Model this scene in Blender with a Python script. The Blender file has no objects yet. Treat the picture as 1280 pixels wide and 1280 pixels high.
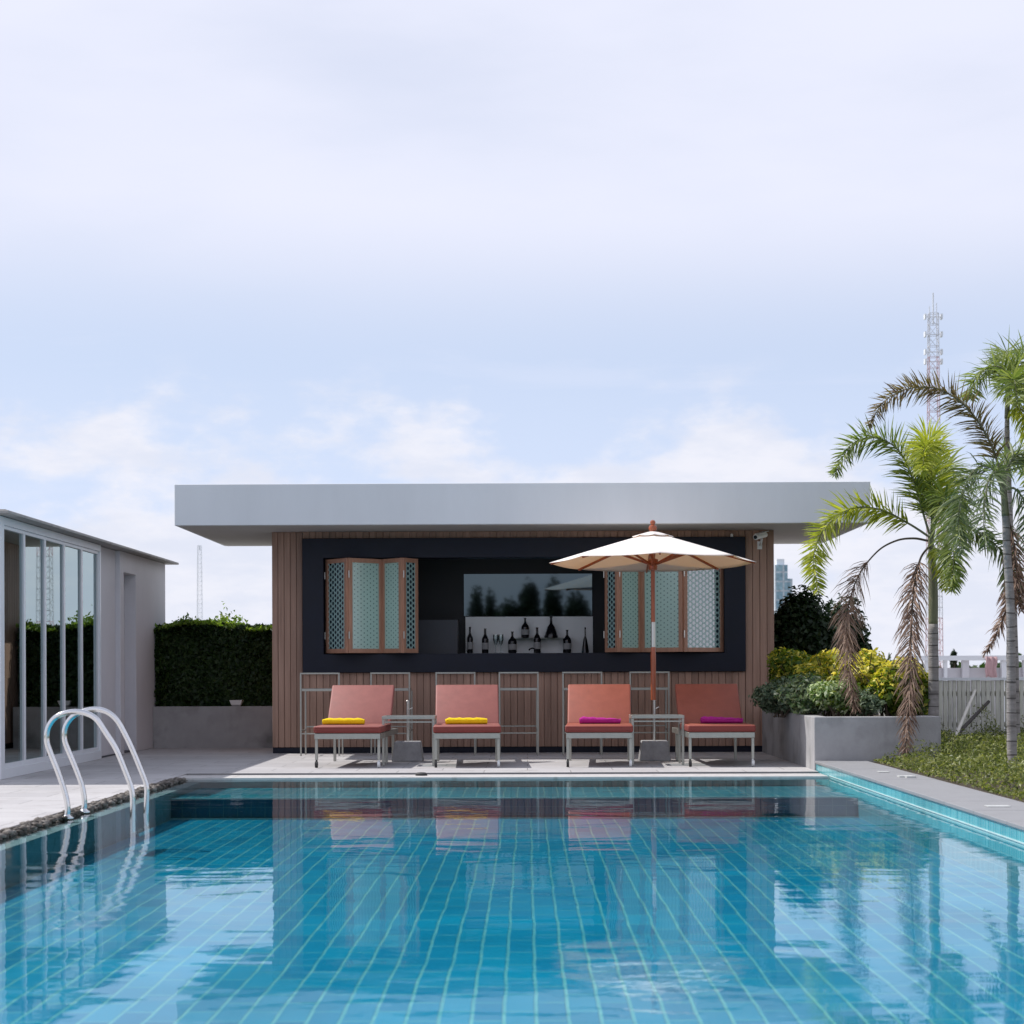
import bpy, bmesh, math, random
import numpy as np
from mathutils import Vector, Matrix
random.seed(7); rng = np.random.default_rng(7)
S = bpy.context.scene
COL = S.collection
PI = math.pi

# ------------------------------------------------------------------ camera model
F = 2400.0; PX0 = 640.0; HY = 838.0; H = 1.05
PSI = math.atan(19/2400); ROLL = 0.0035
RT = Vector((math.cos(PSI), math.sin(PSI), 0)); FW = Vector((-math.sin(PSI), math.cos(PSI), 0)); UP = Vector((0,0,1))
def at(px, py, Y):
    "point of the photograph's pixel on the vertical plane at distance Y"
    u = (px-PX0)/F; v = (HY-py)/F
    d = RT*(u+ROLL*v) + UP*(v-ROLL*u) + FW
    t = Y/d.y
    return Vector((d.x*t, Y, H+d.z*t))

# ------------------------------------------------------------------ materials
def nodes(name):
    m = bpy.data.materials.new(name); m.use_nodes = True
    nt = m.node_tree; nt.nodes.clear()
    return m, nt, nt.nodes, nt.links
def out(nt, sh):
    o = nt.nodes.new('ShaderNodeOutputMaterial'); nt.links.new(sh, o.inputs['Surface'])
def mat(name, col, rough=.6, metal=0, var=.12, scale=6, bump=0, bscale=60, spec=.5, stretch=(1,1,1), dirt=None, coat=0):
    m, nt, N, L = nodes(name)
    p = N.new('ShaderNodeBsdfPrincipled'); out(nt, p.outputs[0])
    p.inputs['Roughness'].default_value = rough; p.inputs['Metallic'].default_value = metal
    p.inputs['Specular IOR Level'].default_value = spec
    p.inputs['Coat Weight'].default_value = coat
    tc = N.new('ShaderNodeTexCoord'); mp = N.new('ShaderNodeMapping'); L.new(tc.outputs['Object'], mp.inputs[0])
    mp.inputs['Scale'].default_value = stretch
    nz = N.new('ShaderNodeTexNoise'); nz.inputs['Scale'].default_value = scale; nz.inputs['Detail'].default_value = 6
    nz.inputs['Roughness'].default_value = .65
    L.new(mp.outputs[0], nz.inputs['Vector'])
    cr = N.new('ShaderNodeValToRGB'); L.new(nz.outputs['Fac'], cr.inputs[0])
    cr.color_ramp.elements[0].position = .28; cr.color_ramp.elements[1].position = .72
    cr.color_ramp.elements[0].color = [max(0,c*(1-var)) for c in col]+[1]
    cr.color_ramp.elements[1].color = [min(1,c*(1+var)) for c in col]+[1]
    src = cr.outputs[0]
    if dirt:
        n2 = N.new('ShaderNodeTexNoise'); n2.inputs['Scale'].default_value = dirt[1]; n2.inputs['Detail'].default_value = 8
        L.new(tc.outputs['Object'], n2.inputs['Vector'])
        r2 = N.new('ShaderNodeValToRGB'); r2.color_ramp.elements[0].position = dirt[2]; r2.color_ramp.elements[1].position = dirt[2]+.2
        L.new(n2.outputs['Fac'], r2.inputs[0])
        mx = N.new('ShaderNodeMixRGB'); L.new(r2.outputs[0], mx.inputs[0]); L.new(src, mx.inputs[1]); mx.inputs[2].default_value = list(dirt[0])+[1]
        src = mx.outputs[0]
    L.new(src, p.inputs['Base Color'])
    rr = N.new('ShaderNodeMapRange'); L.new(nz.outputs['Fac'], rr.inputs[0])
    dr_ = min(.08, rough*.25); rr.inputs['To Min'].default_value = max(0, rough-dr_); rr.inputs['To Max'].default_value = min(1, rough+dr_)
    L.new(rr.outputs[0], p.inputs['Roughness'])
    if bump:
        nb = N.new('ShaderNodeTexNoise'); nb.inputs['Scale'].default_value = bscale; nb.inputs['Detail'].default_value = 5
        L.new(mp.outputs[0], nb.inputs['Vector'])
        b = N.new('ShaderNodeBump'); b.inputs['Distance'].default_value = bump; L.new(nb.outputs['Fac'], b.inputs['Height'])
        L.new(b.outputs[0], p.inputs['Normal'])
    return m
def leafmat(name, cols, rough=.45, trans=.35, tcol=None):
    m, nt, N, L = nodes(name)
    g = N.new('ShaderNodeNewGeometry'); cr = N.new('ShaderNodeValToRGB'); L.new(g.outputs['Random Per Island'], cr.inputs[0])
    e = cr.color_ramp.elements
    while len(e) < len(cols): e.new(.5)
    for i, c in enumerate(cols): e[i].position = i/max(1, len(cols)-1); e[i].color = list(c)+[1]
    p = N.new('ShaderNodeBsdfPrincipled'); p.inputs['Roughness'].default_value = rough
    p.inputs['Specular IOR Level'].default_value = .35
    L.new(cr.outputs[0], p.inputs['Base Color'])
    t = N.new('ShaderNodeBsdfTranslucent')
    mu = N.new('ShaderNodeMixRGB'); mu.blend_type = 'MULTIPLY'; mu.inputs[0].default_value = 1
    L.new(cr.outputs[0], mu.inputs[1]); mu.inputs[2].default_value = list(tcol or (1.6,1.7,.8))+[1]
    L.new(mu.outputs[0], t.inputs['Color'])
    mx = N.new('ShaderNodeMixShader'); mx.inputs[0].default_value = trans
    L.new(p.outputs[0], mx.inputs[1]); L.new(t.outputs[0], mx.inputs[2]); out(nt, mx.outputs[0])
    return m
def brickmat(name, c1, c2, mortar, bw, rh, ms, axes, rough=.35, offset=.5, wiggle=0, bump=.002, var=.25, bias=0, stain=None, spec=.5):
    "tiles: axes = the two object axes that run along and across the rows"
    m, nt, N, L = nodes(name)
    p = N.new('ShaderNodeBsdfPrincipled'); out(nt, p.outputs[0]); p.inputs['Roughness'].default_value = rough
    p.inputs['Specular IOR Level'].default_value = spec
    tc = N.new('ShaderNodeTexCoord'); se = N.new('ShaderNodeSeparateXYZ'); cb = N.new('ShaderNodeCombineXYZ')
    src = tc.outputs['Object']
    if wiggle:
        nz = N.new('ShaderNodeTexNoise'); nz.inputs['Scale'].default_value = 1.6; nz.inputs['Detail'].default_value = 2
        L.new(src, nz.inputs['Vector'])
        sb = N.new('ShaderNodeVectorMath'); sb.operation = 'SUBTRACT'; L.new(nz.outputs['Color'], sb.inputs[0]); sb.inputs[1].default_value = (.5,.5,.5)
        sc = N.new('ShaderNodeVectorMath'); sc.operation = 'SCALE'; L.new(sb.outputs[0], sc.inputs[0]); sc.inputs['Scale'].default_value = wiggle
        ad = N.new('ShaderNodeVectorMath'); L.new(src, ad.inputs[0]); L.new(sc.outputs[0], ad.inputs[1]); src = ad.outputs[0]
    L.new(src, se.inputs[0])
    L.new(se.outputs[axes[0]], cb.inputs[0]); L.new(se.outputs[axes[1]], cb.inputs[1])
    b = N.new('ShaderNodeTexBrick'); L.new(cb.outputs[0], b.inputs['Vector'])
    b.offset = offset; b.squash = 1
    b.inputs['Color1'].default_value = list(c1)+[1]; b.inputs['Color2'].default_value = list(c2)+[1]; b.inputs['Mortar'].default_value = list(mortar)+[1]
    b.inputs['Scale'].default_value = 1; b.inputs['Mortar Size'].default_value = ms; b.inputs['Mortar Smooth'].default_value = .35
    b.inputs['Bias'].default_value = bias; b.inputs['Brick Width'].default_value = bw; b.inputs['Row Height'].default_value = rh
    n2 = N.new('ShaderNodeTexNoise'); n2.inputs['Scale'].default_value = .9; n2.inputs['Detail'].default_value = 7; L.new(tc.outputs['Object'], n2.inputs['Vector'])
    r2 = N.new('ShaderNodeMapRange'); L.new(n2.outputs['Fac'], r2.inputs[0]); r2.inputs['From Min'].default_value = .3; r2.inputs['From Max'].default_value = .7
    r2.inputs['To Min'].default_value = 1-var; r2.inputs['To Max'].default_value = 1+var*.5
    mu = N.new('ShaderNodeVectorMath'); mu.operation = 'SCALE'; L.new(b.outputs['Color'], mu.inputs[0]); L.new(r2.outputs[0], mu.inputs['Scale'])
    csrc = mu.outputs[0]
    if wiggle:
        n4 = N.new('ShaderNodeTexNoise'); n4.inputs['Scale'].default_value = 3.5; n4.inputs['Detail'].default_value = 4; L.new(tc.outputs['Object'], n4.inputs['Vector'])
        r4 = N.new('ShaderNodeMapRange'); L.new(n4.outputs['Fac'], r4.inputs[0]); r4.inputs['From Min'].default_value = .38; r4.inputs['From Max'].default_value = .62; r4.inputs['To Min'].default_value = .0; r4.inputs['To Max'].default_value = .55
        m4 = N.new('ShaderNodeMath'); m4.operation = 'MULTIPLY'; L.new(r4.outputs[0], m4.inputs[0]); L.new(b.outputs['Fac'], m4.inputs[1])
        x4 = N.new('ShaderNodeMixRGB'); L.new(m4.outputs[0], x4.inputs[0]); L.new(csrc, x4.inputs[1]); x4.inputs[2].default_value = (.05,.40,.50,1); csrc = x4.outputs[0]
    if stain:
        n3 = N.new('ShaderNodeTexNoise'); n3.inputs['Scale'].default_value = stain[1]; n3.inputs['Detail'].default_value = 9; L.new(tc.outputs['Object'], n3.inputs['Vector'])
        r3 = N.new('ShaderNodeValToRGB'); r3.color_ramp.elements[0].position = .52; r3.color_ramp.elements[1].position = .75; L.new(n3.outputs['Fac'], r3.inputs[0])
        mx = N.new('ShaderNodeMixRGB'); L.new(r3.outputs[0], mx.inputs[0]); L.new(csrc, mx.inputs[1]); mx.inputs[2].default_value = list(stain[0])+[1]; csrc = mx.outputs[0]
    L.new(csrc, p.inputs['Base Color'])
    bp = N.new('ShaderNodeBump'); bp.inputs['Distance'].default_value = bump; bp.invert = True; L.new(b.outputs['Fac'], bp.inputs['Height']); L.new(bp.outputs[0], p.inputs['Normal'])
    return m

M = {}
M['white_paint'] = mat('white_paint', (.66,.69,.72), .55, var=.045, scale=1.6, stretch=(1,1,.25), bump=.0006, bscale=30)
M['soffit'] = mat('soffit_shaded_white', (.52,.50,.48), .7, var=.05, scale=2)  # the roof's white, greyed and warmed so its shade is in the colour
M['steel'] = mat('brushed_steel', (.62,.60,.57), .3, 1, var=.06, scale=20)
M['chrome'] = mat('polished_steel', (.72,.72,.72), .12, 1, var=.04, scale=10)
M['pale_metal'] = mat('pale_anodised_metal', (.37,.365,.33), .36, .7, var=.08, scale=14)
M['timber'] = None
M['navy'] = mat('navy_paint', (.005,.007,.018), .5, var=.25, scale=3, spec=.3)
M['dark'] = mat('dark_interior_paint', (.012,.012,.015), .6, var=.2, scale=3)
M['greywall'] = mat('charcoal_counter_paint', (.045,.048,.062), .5, var=.15, scale=3)
M['tealwall'] = mat('dim_teal_wall', (.34,.50,.48), .8, var=.1, scale=2)
M['splash'] = mat('pale_splashback', (.90,.90,.90), .35, var=.03, scale=2)
M['mirror'] = mat('mirror_glass', (.075,.10,.115), .025, 1, var=.02, scale=2)
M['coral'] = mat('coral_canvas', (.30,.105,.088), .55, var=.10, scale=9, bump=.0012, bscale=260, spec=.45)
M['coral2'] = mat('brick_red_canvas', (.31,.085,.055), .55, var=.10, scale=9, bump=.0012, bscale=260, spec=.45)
M['shaded_sides'] = mat('shaded_canvas_sides', (.20,.038,.030), .7, var=.1, scale=9)  # darker red puts the shade of the cushion sides into the colour
M['piping2'] = mat('coral_piping', (.22,.07,.055), .7)
M['piping'] = mat('dark_red_piping', (.22,.035,.03), .7)
M['yellow'] = mat('yellow_terry', (.85,.60,.02), .95, var=.10, scale=40, bump=.004, bscale=160, spec=.1)
M['magenta'] = mat('magenta_terry', (.42,.03,.24), .95, var=.14, scale=40, bump=.004, bscale=160, spec=.1)
M['redwood'] = mat('varnished_red_wood', (.36,.085,.03), .38, var=.3, scale=9, stretch=(3,3,.6), coat=.3)
M['concrete'] = mat('grey_concrete', (.27,.27,.275), .85, var=.16, scale=5, bump=.004, bscale=45, dirt=((.14,.14,.135), 3.2, .56))
M['basestone'] = mat('moulded_base_concrete', (.36,.36,.37), .85, var=.2, scale=14, bump=.004, bscale=80)
M['planter'] = mat('rendered_planter_wall', (.36,.355,.36), .85, var=.14, scale=3.5, bump=.003, bscale=50, dirt=((.20,.20,.195), 2.4, .52))
M['render'] = mat('painted_render', (.60,.59,.62), .8, var=.05, scale=1.2, bump=.0015, bscale=60)
M['roofedge'] = mat('weathered_roof_slab', (.33,.32,.31), .8, var=.2, scale=5)
M['alu'] = mat('white_aluminium', (.74,.76,.79), .35, var=.03, scale=4)
M['black'] = mat('black_glass', (.008,.008,.012), .12, var=.2)
M['blackplastic'] = mat('black_rubber', (.02,.02,.02), .6)
M['whiteplastic'] = mat('white_plastic', (.75,.75,.74), .35, var=.03)
M['soil'] = mat('soil', (.06,.045,.03), .95, var=.4, scale=12, bump=.02, bscale=20)
M['trunk'] = mat('palm_bark', (.27,.25,.24), .85, var=.3, scale=6, stretch=(1,1,4), bump=.006, bscale=18, dirt=((.13,.11,.10), 5, .52))
def ringbark():
    m = M['trunk']; nt = m.node_tree; N = nt.nodes; L = nt.links
    p = [n for n in N if n.type == 'BSDF_PRINCIPLED'][0]; old = p.inputs['Base Color'].links[0].from_socket
    tc = N.new('ShaderNodeTexCoord'); se = N.new('ShaderNodeSeparateXYZ'); L.new(tc.outputs['Object'], se.inputs[0])
    nz = N.new('ShaderNodeTexNoise'); nz.inputs['Scale'].default_value = 1.5; L.new(tc.outputs['Object'], nz.inputs['Vector'])
    a = N.new('ShaderNodeMath'); a.operation = 'MULTIPLY_ADD'; L.new(nz.outputs['Fac'], a.inputs[0]); a.inputs[1].default_value = .18; L.new(se.outputs[2], a.inputs[2])
    d = N.new('ShaderNodeMath'); d.operation = 'DIVIDE'; L.new(a.outputs[0], d.inputs[0]); d.inputs[1].default_value = .13
    f = N.new('ShaderNodeMath'); f.operation = 'FRACT'; L.new(d.outputs[0], f.inputs[0])
    c = N.new('ShaderNodeMath'); c.operation = 'LESS_THAN'; L.new(f.outputs[0], c.inputs[0]); c.inputs[1].default_value = .10
    mx = N.new('ShaderNodeMixRGB'); L.new(c.outputs[0], mx.inputs[0]); L.new(old, mx.inputs[1]); mx.inputs[2].default_value = (.085,.075,.07,1); L.new(mx.outputs[0], p.inputs['Base Color'])
ringbark()
M['crownshaft'] = mat('green_crownshaft', (.15,.155,.085), .5, var=.3, scale=8, stretch=(3,3,.5))
M['bark'] = mat('brown_bark', (.10,.075,.055), .9, var=.3, scale=10, bump=.006)
M['fence'] = mat('weathered_fence_paint', (.57,.56,.49), .75, var=.22, scale=5, stretch=(4,4,.7), dirt=((.46,.46,.42), 5, .56))
M['palewood'] = mat('bleached_pole_wood', (.66,.62,.55), .8, var=.15, scale=10)
M['darkwood'] = mat('dark_pole_wood', (.06,.05,.045), .8, var=.3, scale=10)
M['pink'] = mat('faded_pink_cloth', (.50,.33,.34), .9, var=.2, scale=9)
M['clearglass'] = None
M['frond'] = leafmat('palm_leaflets', [(.09,.14,.04),(.18,.235,.06),(.32,.36,.11)], trans=.4, tcol=(1.3,1.4,.8))
M['frondlime'] = leafmat('lime_palm_leaflets', [(.22,.28,.035),(.36,.40,.05),(.52,.53,.08)], trans=.42, tcol=(1.25,1.3,.7))
M['frondgrey'] = leafmat('greyish_palm_leaflets', [(.07,.105,.05),(.12,.165,.075),(.20,.24,.115)], trans=.3)
M['dry'] = leafmat('dry_palm_leaflets', [(.15,.095,.075),(.26,.175,.135),(.40,.29,.22)], rough=.8, trans=.2, tcol=(1.2,1,.8))
M['olive'] = leafmat('browning_palm_leaflets', [(.13,.085,.055),(.17,.13,.045),(.20,.15,.09)], rough=.7, trans=.3)
M['hedgeleaf'] = leafmat('hedge_leaves', [(.018,.04,.014),(.03,.065,.018),(.05,.09,.022)], trans=.3)
M['hedgetip'] = leafmat('sunlit_hedge_leaves', [(.10,.19,.03),(.17,.26,.04),(.24,.31,.06)], trans=.45)
M['darkleaf'] = leafmat('dark_tree_leaves', [(.012,.03,.013),(.02,.045,.018),(.035,.06,.022)], trans=.2)
M['croton'] = leafmat('yellow_green_leaves', [(.16,.24,.02),(.50,.47,.04),(.76,.65,.09),(.88,.78,.20)], trans=.35, tcol=(1.2,1.2,.6))
M['crotongreen'] = leafmat('mid_green_leaves', [(.05,.10,.015),(.10,.17,.02),(.22,.26,.03)], trans=.35)
M['variegated'] = leafmat('variegated_leaves', [(.10,.19,.06),(.20,.30,.11),(.42,.50,.24),(.70,.74,.52)], trans=.3, tcol=(1.1,1.2,.8))
M['greyleaf'] = leafmat('grey_green_leaves', [(.06,.10,.06),(.12,.17,.10),(.28,.34,.22)], trans=.25, tcol=(1.1,1.2,.9))
M['cover'] = leafmat('ground_cover_leaves', [(.05,.07,.018),(.11,.14,.035),(.19,.22,.06),(.32,.32,.13)], trans=.3)
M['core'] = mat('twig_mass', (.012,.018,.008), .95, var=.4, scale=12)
M['towerred'] = mat('faded_red_mast_paint', (.58,.40,.42), .7)
M['towerwhite'] = mat('white_mast_paint', (.60,.60,.63), .7)
M['mastgrey'] = mat('grey_mast_paint', (.78,.80,.84), .7)
M['pebble'] = leafmat('river_pebbles', [(.035,.03,.027),(.10,.085,.072),(.22,.20,.18)], rough=.7, trans=0)
M['deckedge'] = mat('pale_stone_edge', (.50,.48,.47), .7, var=.1, scale=8, dirt=((.30,.27,.24), 9, .58))
M['coping'] = mat('grey_stone_coping', (.25,.25,.26), .75, var=.07, scale=4, bump=.002, bscale=70)
M['shelfline'] = mat('pale_tile_nosing', (.55,.68,.66), .4)
M['grip'] = mat('pale_marker', (.52,.53,.52), .5)

def timber():
    m, nt, N, L = nodes('timber_boards')
    p = N.new('ShaderNodeBsdfPrincipled'); out(nt, p.outputs[0]); p.inputs['Roughness'].default_value = .62
    g = N.new('ShaderNodeNewGeometry'); tc = N.new('ShaderNodeTexCoord')
    mp = N.new('ShaderNodeMapping'); mp.inputs['Scale'].default_value = (14,14,.7); L.new(tc.outputs['Object'], mp.inputs[0])
    ad = N.new('ShaderNodeVectorMath'); L.new(mp.outputs[0], ad.inputs[0])
    sc = N.new('ShaderNodeMath'); sc.operation = 'MULTIPLY'; sc.inputs[1].default_value = 37; L.new(g.outputs['Random Per Island'], sc.inputs[0])
    L.new(sc.outputs[0], ad.inputs[1])
    nz = N.new('ShaderNodeTexNoise'); nz.inputs['Scale'].default_value = 2.2; nz.inputs['Detail'].default_value = 6; L.new(ad.outputs[0], nz.inputs['Vector'])
    cr = N.new('ShaderNodeValToRGB'); L.new(nz.outputs['Fac'], cr.inputs[0])
    cr.color_ramp.elements[0].position = .25; cr.color_ramp.elements[1].position = .8
    cr.color_ramp.elements[0].color = (.265,.157,.113,1); cr.color_ramp.elements[1].color = (.40,.246,.184,1)
    mr = N.new('ShaderNodeMapRange'); L.new(g.outputs['Random Per Island'], mr.inputs[0]); mr.inputs['To Min'].default_value = .82; mr.inputs['To Max'].default_value = 1.12
    mu = N.new('ShaderNodeVectorMath'); mu.operation = 'SCALE'; L.new(cr.outputs[0], mu.inputs[0]); L.new(mr.outputs[0], mu.inputs['Scale'])
    L.new(mu.outputs[0], p.inputs['Base Color'])
    b = N.new('ShaderNodeBump'); b.inputs['Distance'].default_value = .001; L.new(nz.outputs['Fac'], b.inputs['Height']); L.new(b.outputs[0], p.inputs['Normal'])
    return m
M['timber'] = timber()
M['shutterwood'] = mat('shutter_wood', (.42,.22,.145), .5, var=.18, scale=8, stretch=(3,3,.5))

def screenmat(name, per, half, gcol, lcol, ior):
    "etched glass: pale interlaced rings over reflective sea-green glass (object XZ)"
    m, nt, N, L = nodes(name)
    tc = N.new('ShaderNodeTexCoord'); se = N.new('ShaderNodeSeparateXYZ'); L.new(tc.outputs['UV'], se.inputs[0])
    def mth(op, a, b=None, c=None):
        n = N.new('ShaderNodeMath'); n.operation = op
        for i, x in enumerate((a, b, c)):
            if x is None: continue
            if isinstance(x, (int, float)): n.inputs[i].default_value = x
            else: L.new(x, n.inputs[i])
        return n.outputs[0]
    def lines(ax, az, per):
        k = mth('ADD', mth('MULTIPLY', se.outputs[0], ax/per), mth('MULTIPLY', se.outputs[1], az/per))
        d = mth('ABSOLUTE', mth('SUBTRACT', mth('FRACT', k), .5))
        return mth('LESS_THAN', d, half)
    a = lines(1, 0, per); b = lines(.5, .866, per); c = lines(-.5, .866, per)
    f = mth('MAXIMUM', mth('MAXIMUM', b, c), a)
    gl = N.new('ShaderNodeBsdfPrincipled'); gl.inputs['Base Color'].default_value = gcol+(1,); gl.inputs['Roughness'].default_value = .06
    gl.inputs['IOR'].default_value = ior
    wh = N.new('ShaderNodeBsdfPrincipled'); wh.inputs['Base Color'].default_value = lcol+(1,); wh.inputs['Roughness'].default_value = .25
    wh.inputs['IOR'].default_value = 2.0
    mx = N.new('ShaderNodeMixShader'); L.new(f, mx.inputs[0]); L.new(gl.outputs[0], mx.inputs[1]); L.new(wh.outputs[0], mx.inputs[2]); out(nt, mx.outputs[0])
    return m
M['screen'] = screenmat('etched_dark_glass', .058, .13, (.010,.035,.05), (.34,.50,.48), 4.0)
M['mintscreen'] = screenmat('etched_mint_glass', .050, .30, (.13,.24,.21), (.40,.58,.52), 2.2)
def glassmat(name, tint, ior, tr, gl=(1,1,1)):
    m, nt, N, L = nodes(name)
    fr = N.new('ShaderNodeFresnel'); fr.inputs['IOR'].default_value = ior
    t = N.new('ShaderNodeBsdfTransparent'); t.inputs[0].default_value = list(tint)+[1]
    g = N.new('ShaderNodeBsdfGlossy'); g.inputs['Roughness'].default_value = .01; g.inputs[0].default_value = gl+(1,)
    mr = N.new('ShaderNodeMapRange'); L.new(fr.outputs[0], mr.inputs[0]); mr.inputs['To Min'].default_value = tr
    mx = N.new('ShaderNodeMixShader'); L.new(mr.outputs[0], mx.inputs[0]); L.new(t.outputs[0], mx.inputs[1]); L.new(g.outputs[0], mx.inputs[2]); out(nt, mx.outputs[0])
    return m
M['window'] = glassmat('green_tinted_glass', (.28,.46,.43), 1.6, .40, (.78,.92,.93))
M['clearglass'] = glassmat('clear_glass', (.86,.90,.90), 1.5, .06)
def fabric():
    m, nt, N, L = nodes('cream_canvas')
    d = N.new('ShaderNodeBsdfDiffuse'); d.inputs[0].default_value = (.97,.97,.97,1)
    t = N.new('ShaderNodeBsdfTranslucent'); t.inputs[0].default_value = (.86,.61,.31,1)
    nz = N.new('ShaderNodeTexNoise'); nz.inputs['Scale'].default_value = 300; b = N.new('ShaderNodeBump'); b.inputs['Distance'].default_value = .0006
    L.new(nz.outputs['Fac'], b.inputs['Height']); L.new(b.outputs[0], d.inputs['Normal'])
    mx = N.new('ShaderNodeMixShader'); mx.inputs[0].default_value = .34
    L.new(d.outputs[0], mx.inputs[1]); L.new(t.outputs[0], mx.inputs[2]); out(nt, mx.outputs[0])
    return m
M['fabric'] = fabric()
def watermat():
    m, nt, N, L = nodes('pool_water')
    tc = N.new('ShaderNodeTexCoord'); mp = N.new('ShaderNodeMapping'); L.new(tc.outputs['Object'], mp.inputs[0]); mp.inputs['Scale'].default_value = (.75,1.25,1)
    n1 = N.new('ShaderNodeTexNoise'); n1.inputs['Scale'].default_value = 1.3; n1.inputs['Detail'].default_value = 2; n1.inputs['Distortion'].default_value = .6
    n2 = N.new('ShaderNodeTexNoise'); n2.inputs['Scale'].default_value = 5.5; n2.inputs['Detail'].default_value = 3
    L.new(mp.outputs[0], n1.inputs['Vector']); L.new(mp.outputs[0], n2.inputs['Vector'])
    b1 = N.new('ShaderNodeBump'); b1.inputs['Distance'].default_value = .0042; L.new(n1.outputs['Fac'], b1.inputs['Height'])
    b2 = N.new('ShaderNodeBump'); b2.inputs['Distance'].default_value = .0009; L.new(n2.outputs['Fac'], b2.inputs['Height']); L.new(b1.outputs[0], b2.inputs['Normal'])
    fr = N.new('ShaderNodeFresnel'); fr.inputs['IOR'].default_value = 1.33; L.new(b2.outputs[0], fr.inputs['Normal'])
    t = N.new('ShaderNodeBsdfTransparent'); t.inputs[0].default_value = (.72,.96,1,1)
    g = N.new('ShaderNodeBsdfGlossy'); g.inputs['Roughness'].default_value = .012; L.new(b2.outputs[0], g.inputs['Normal'])
    mx = N.new('ShaderNodeMixShader'); L.new(fr.outputs[0], mx.inputs[0]); L.new(t.outputs[0], mx.inputs[1]); L.new(g.outputs[0], mx.inputs[2]); out(nt, mx.outputs[0])
    return m
M['water'] = watermat()
M['pooltile'] = brickmat('blue_pool_tiles', (.0,.285,.485), (.004,.40,.60), (.30,.66,.64), .40, .126, .009, (1,0), rough=.3, wiggle=.028, var=.22)
M['shelftile'] = brickmat('shelf_pool_tiles', (.03,.33,.43), (.06,.42,.50), (.55,.72,.66), .36, .126, .008, (1,0), rough=.3, wiggle=.03, var=.2)
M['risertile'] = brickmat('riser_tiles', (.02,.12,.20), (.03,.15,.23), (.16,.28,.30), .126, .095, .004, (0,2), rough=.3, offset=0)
M['mosaic'] = brickmat('turquoise_mosaic', (.045,.36,.43), (.14,.52,.57), (.42,.66,.66), .045, .09, .005, (1,2), rough=.2, offset=0, var=.15)
M['deck'] = brickmat('stone_pavers', (.44,.425,.43), (.50,.485,.485), (.27,.26,.26), .9, .45, .006, (0,1), rough=.7, offset=.5, var=.12, stain=((.36,.34,.335), 3.5))
M['ground'] = mat('distant_ground', (.16,.17,.13), .95, var=.3, scale=.05)

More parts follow.
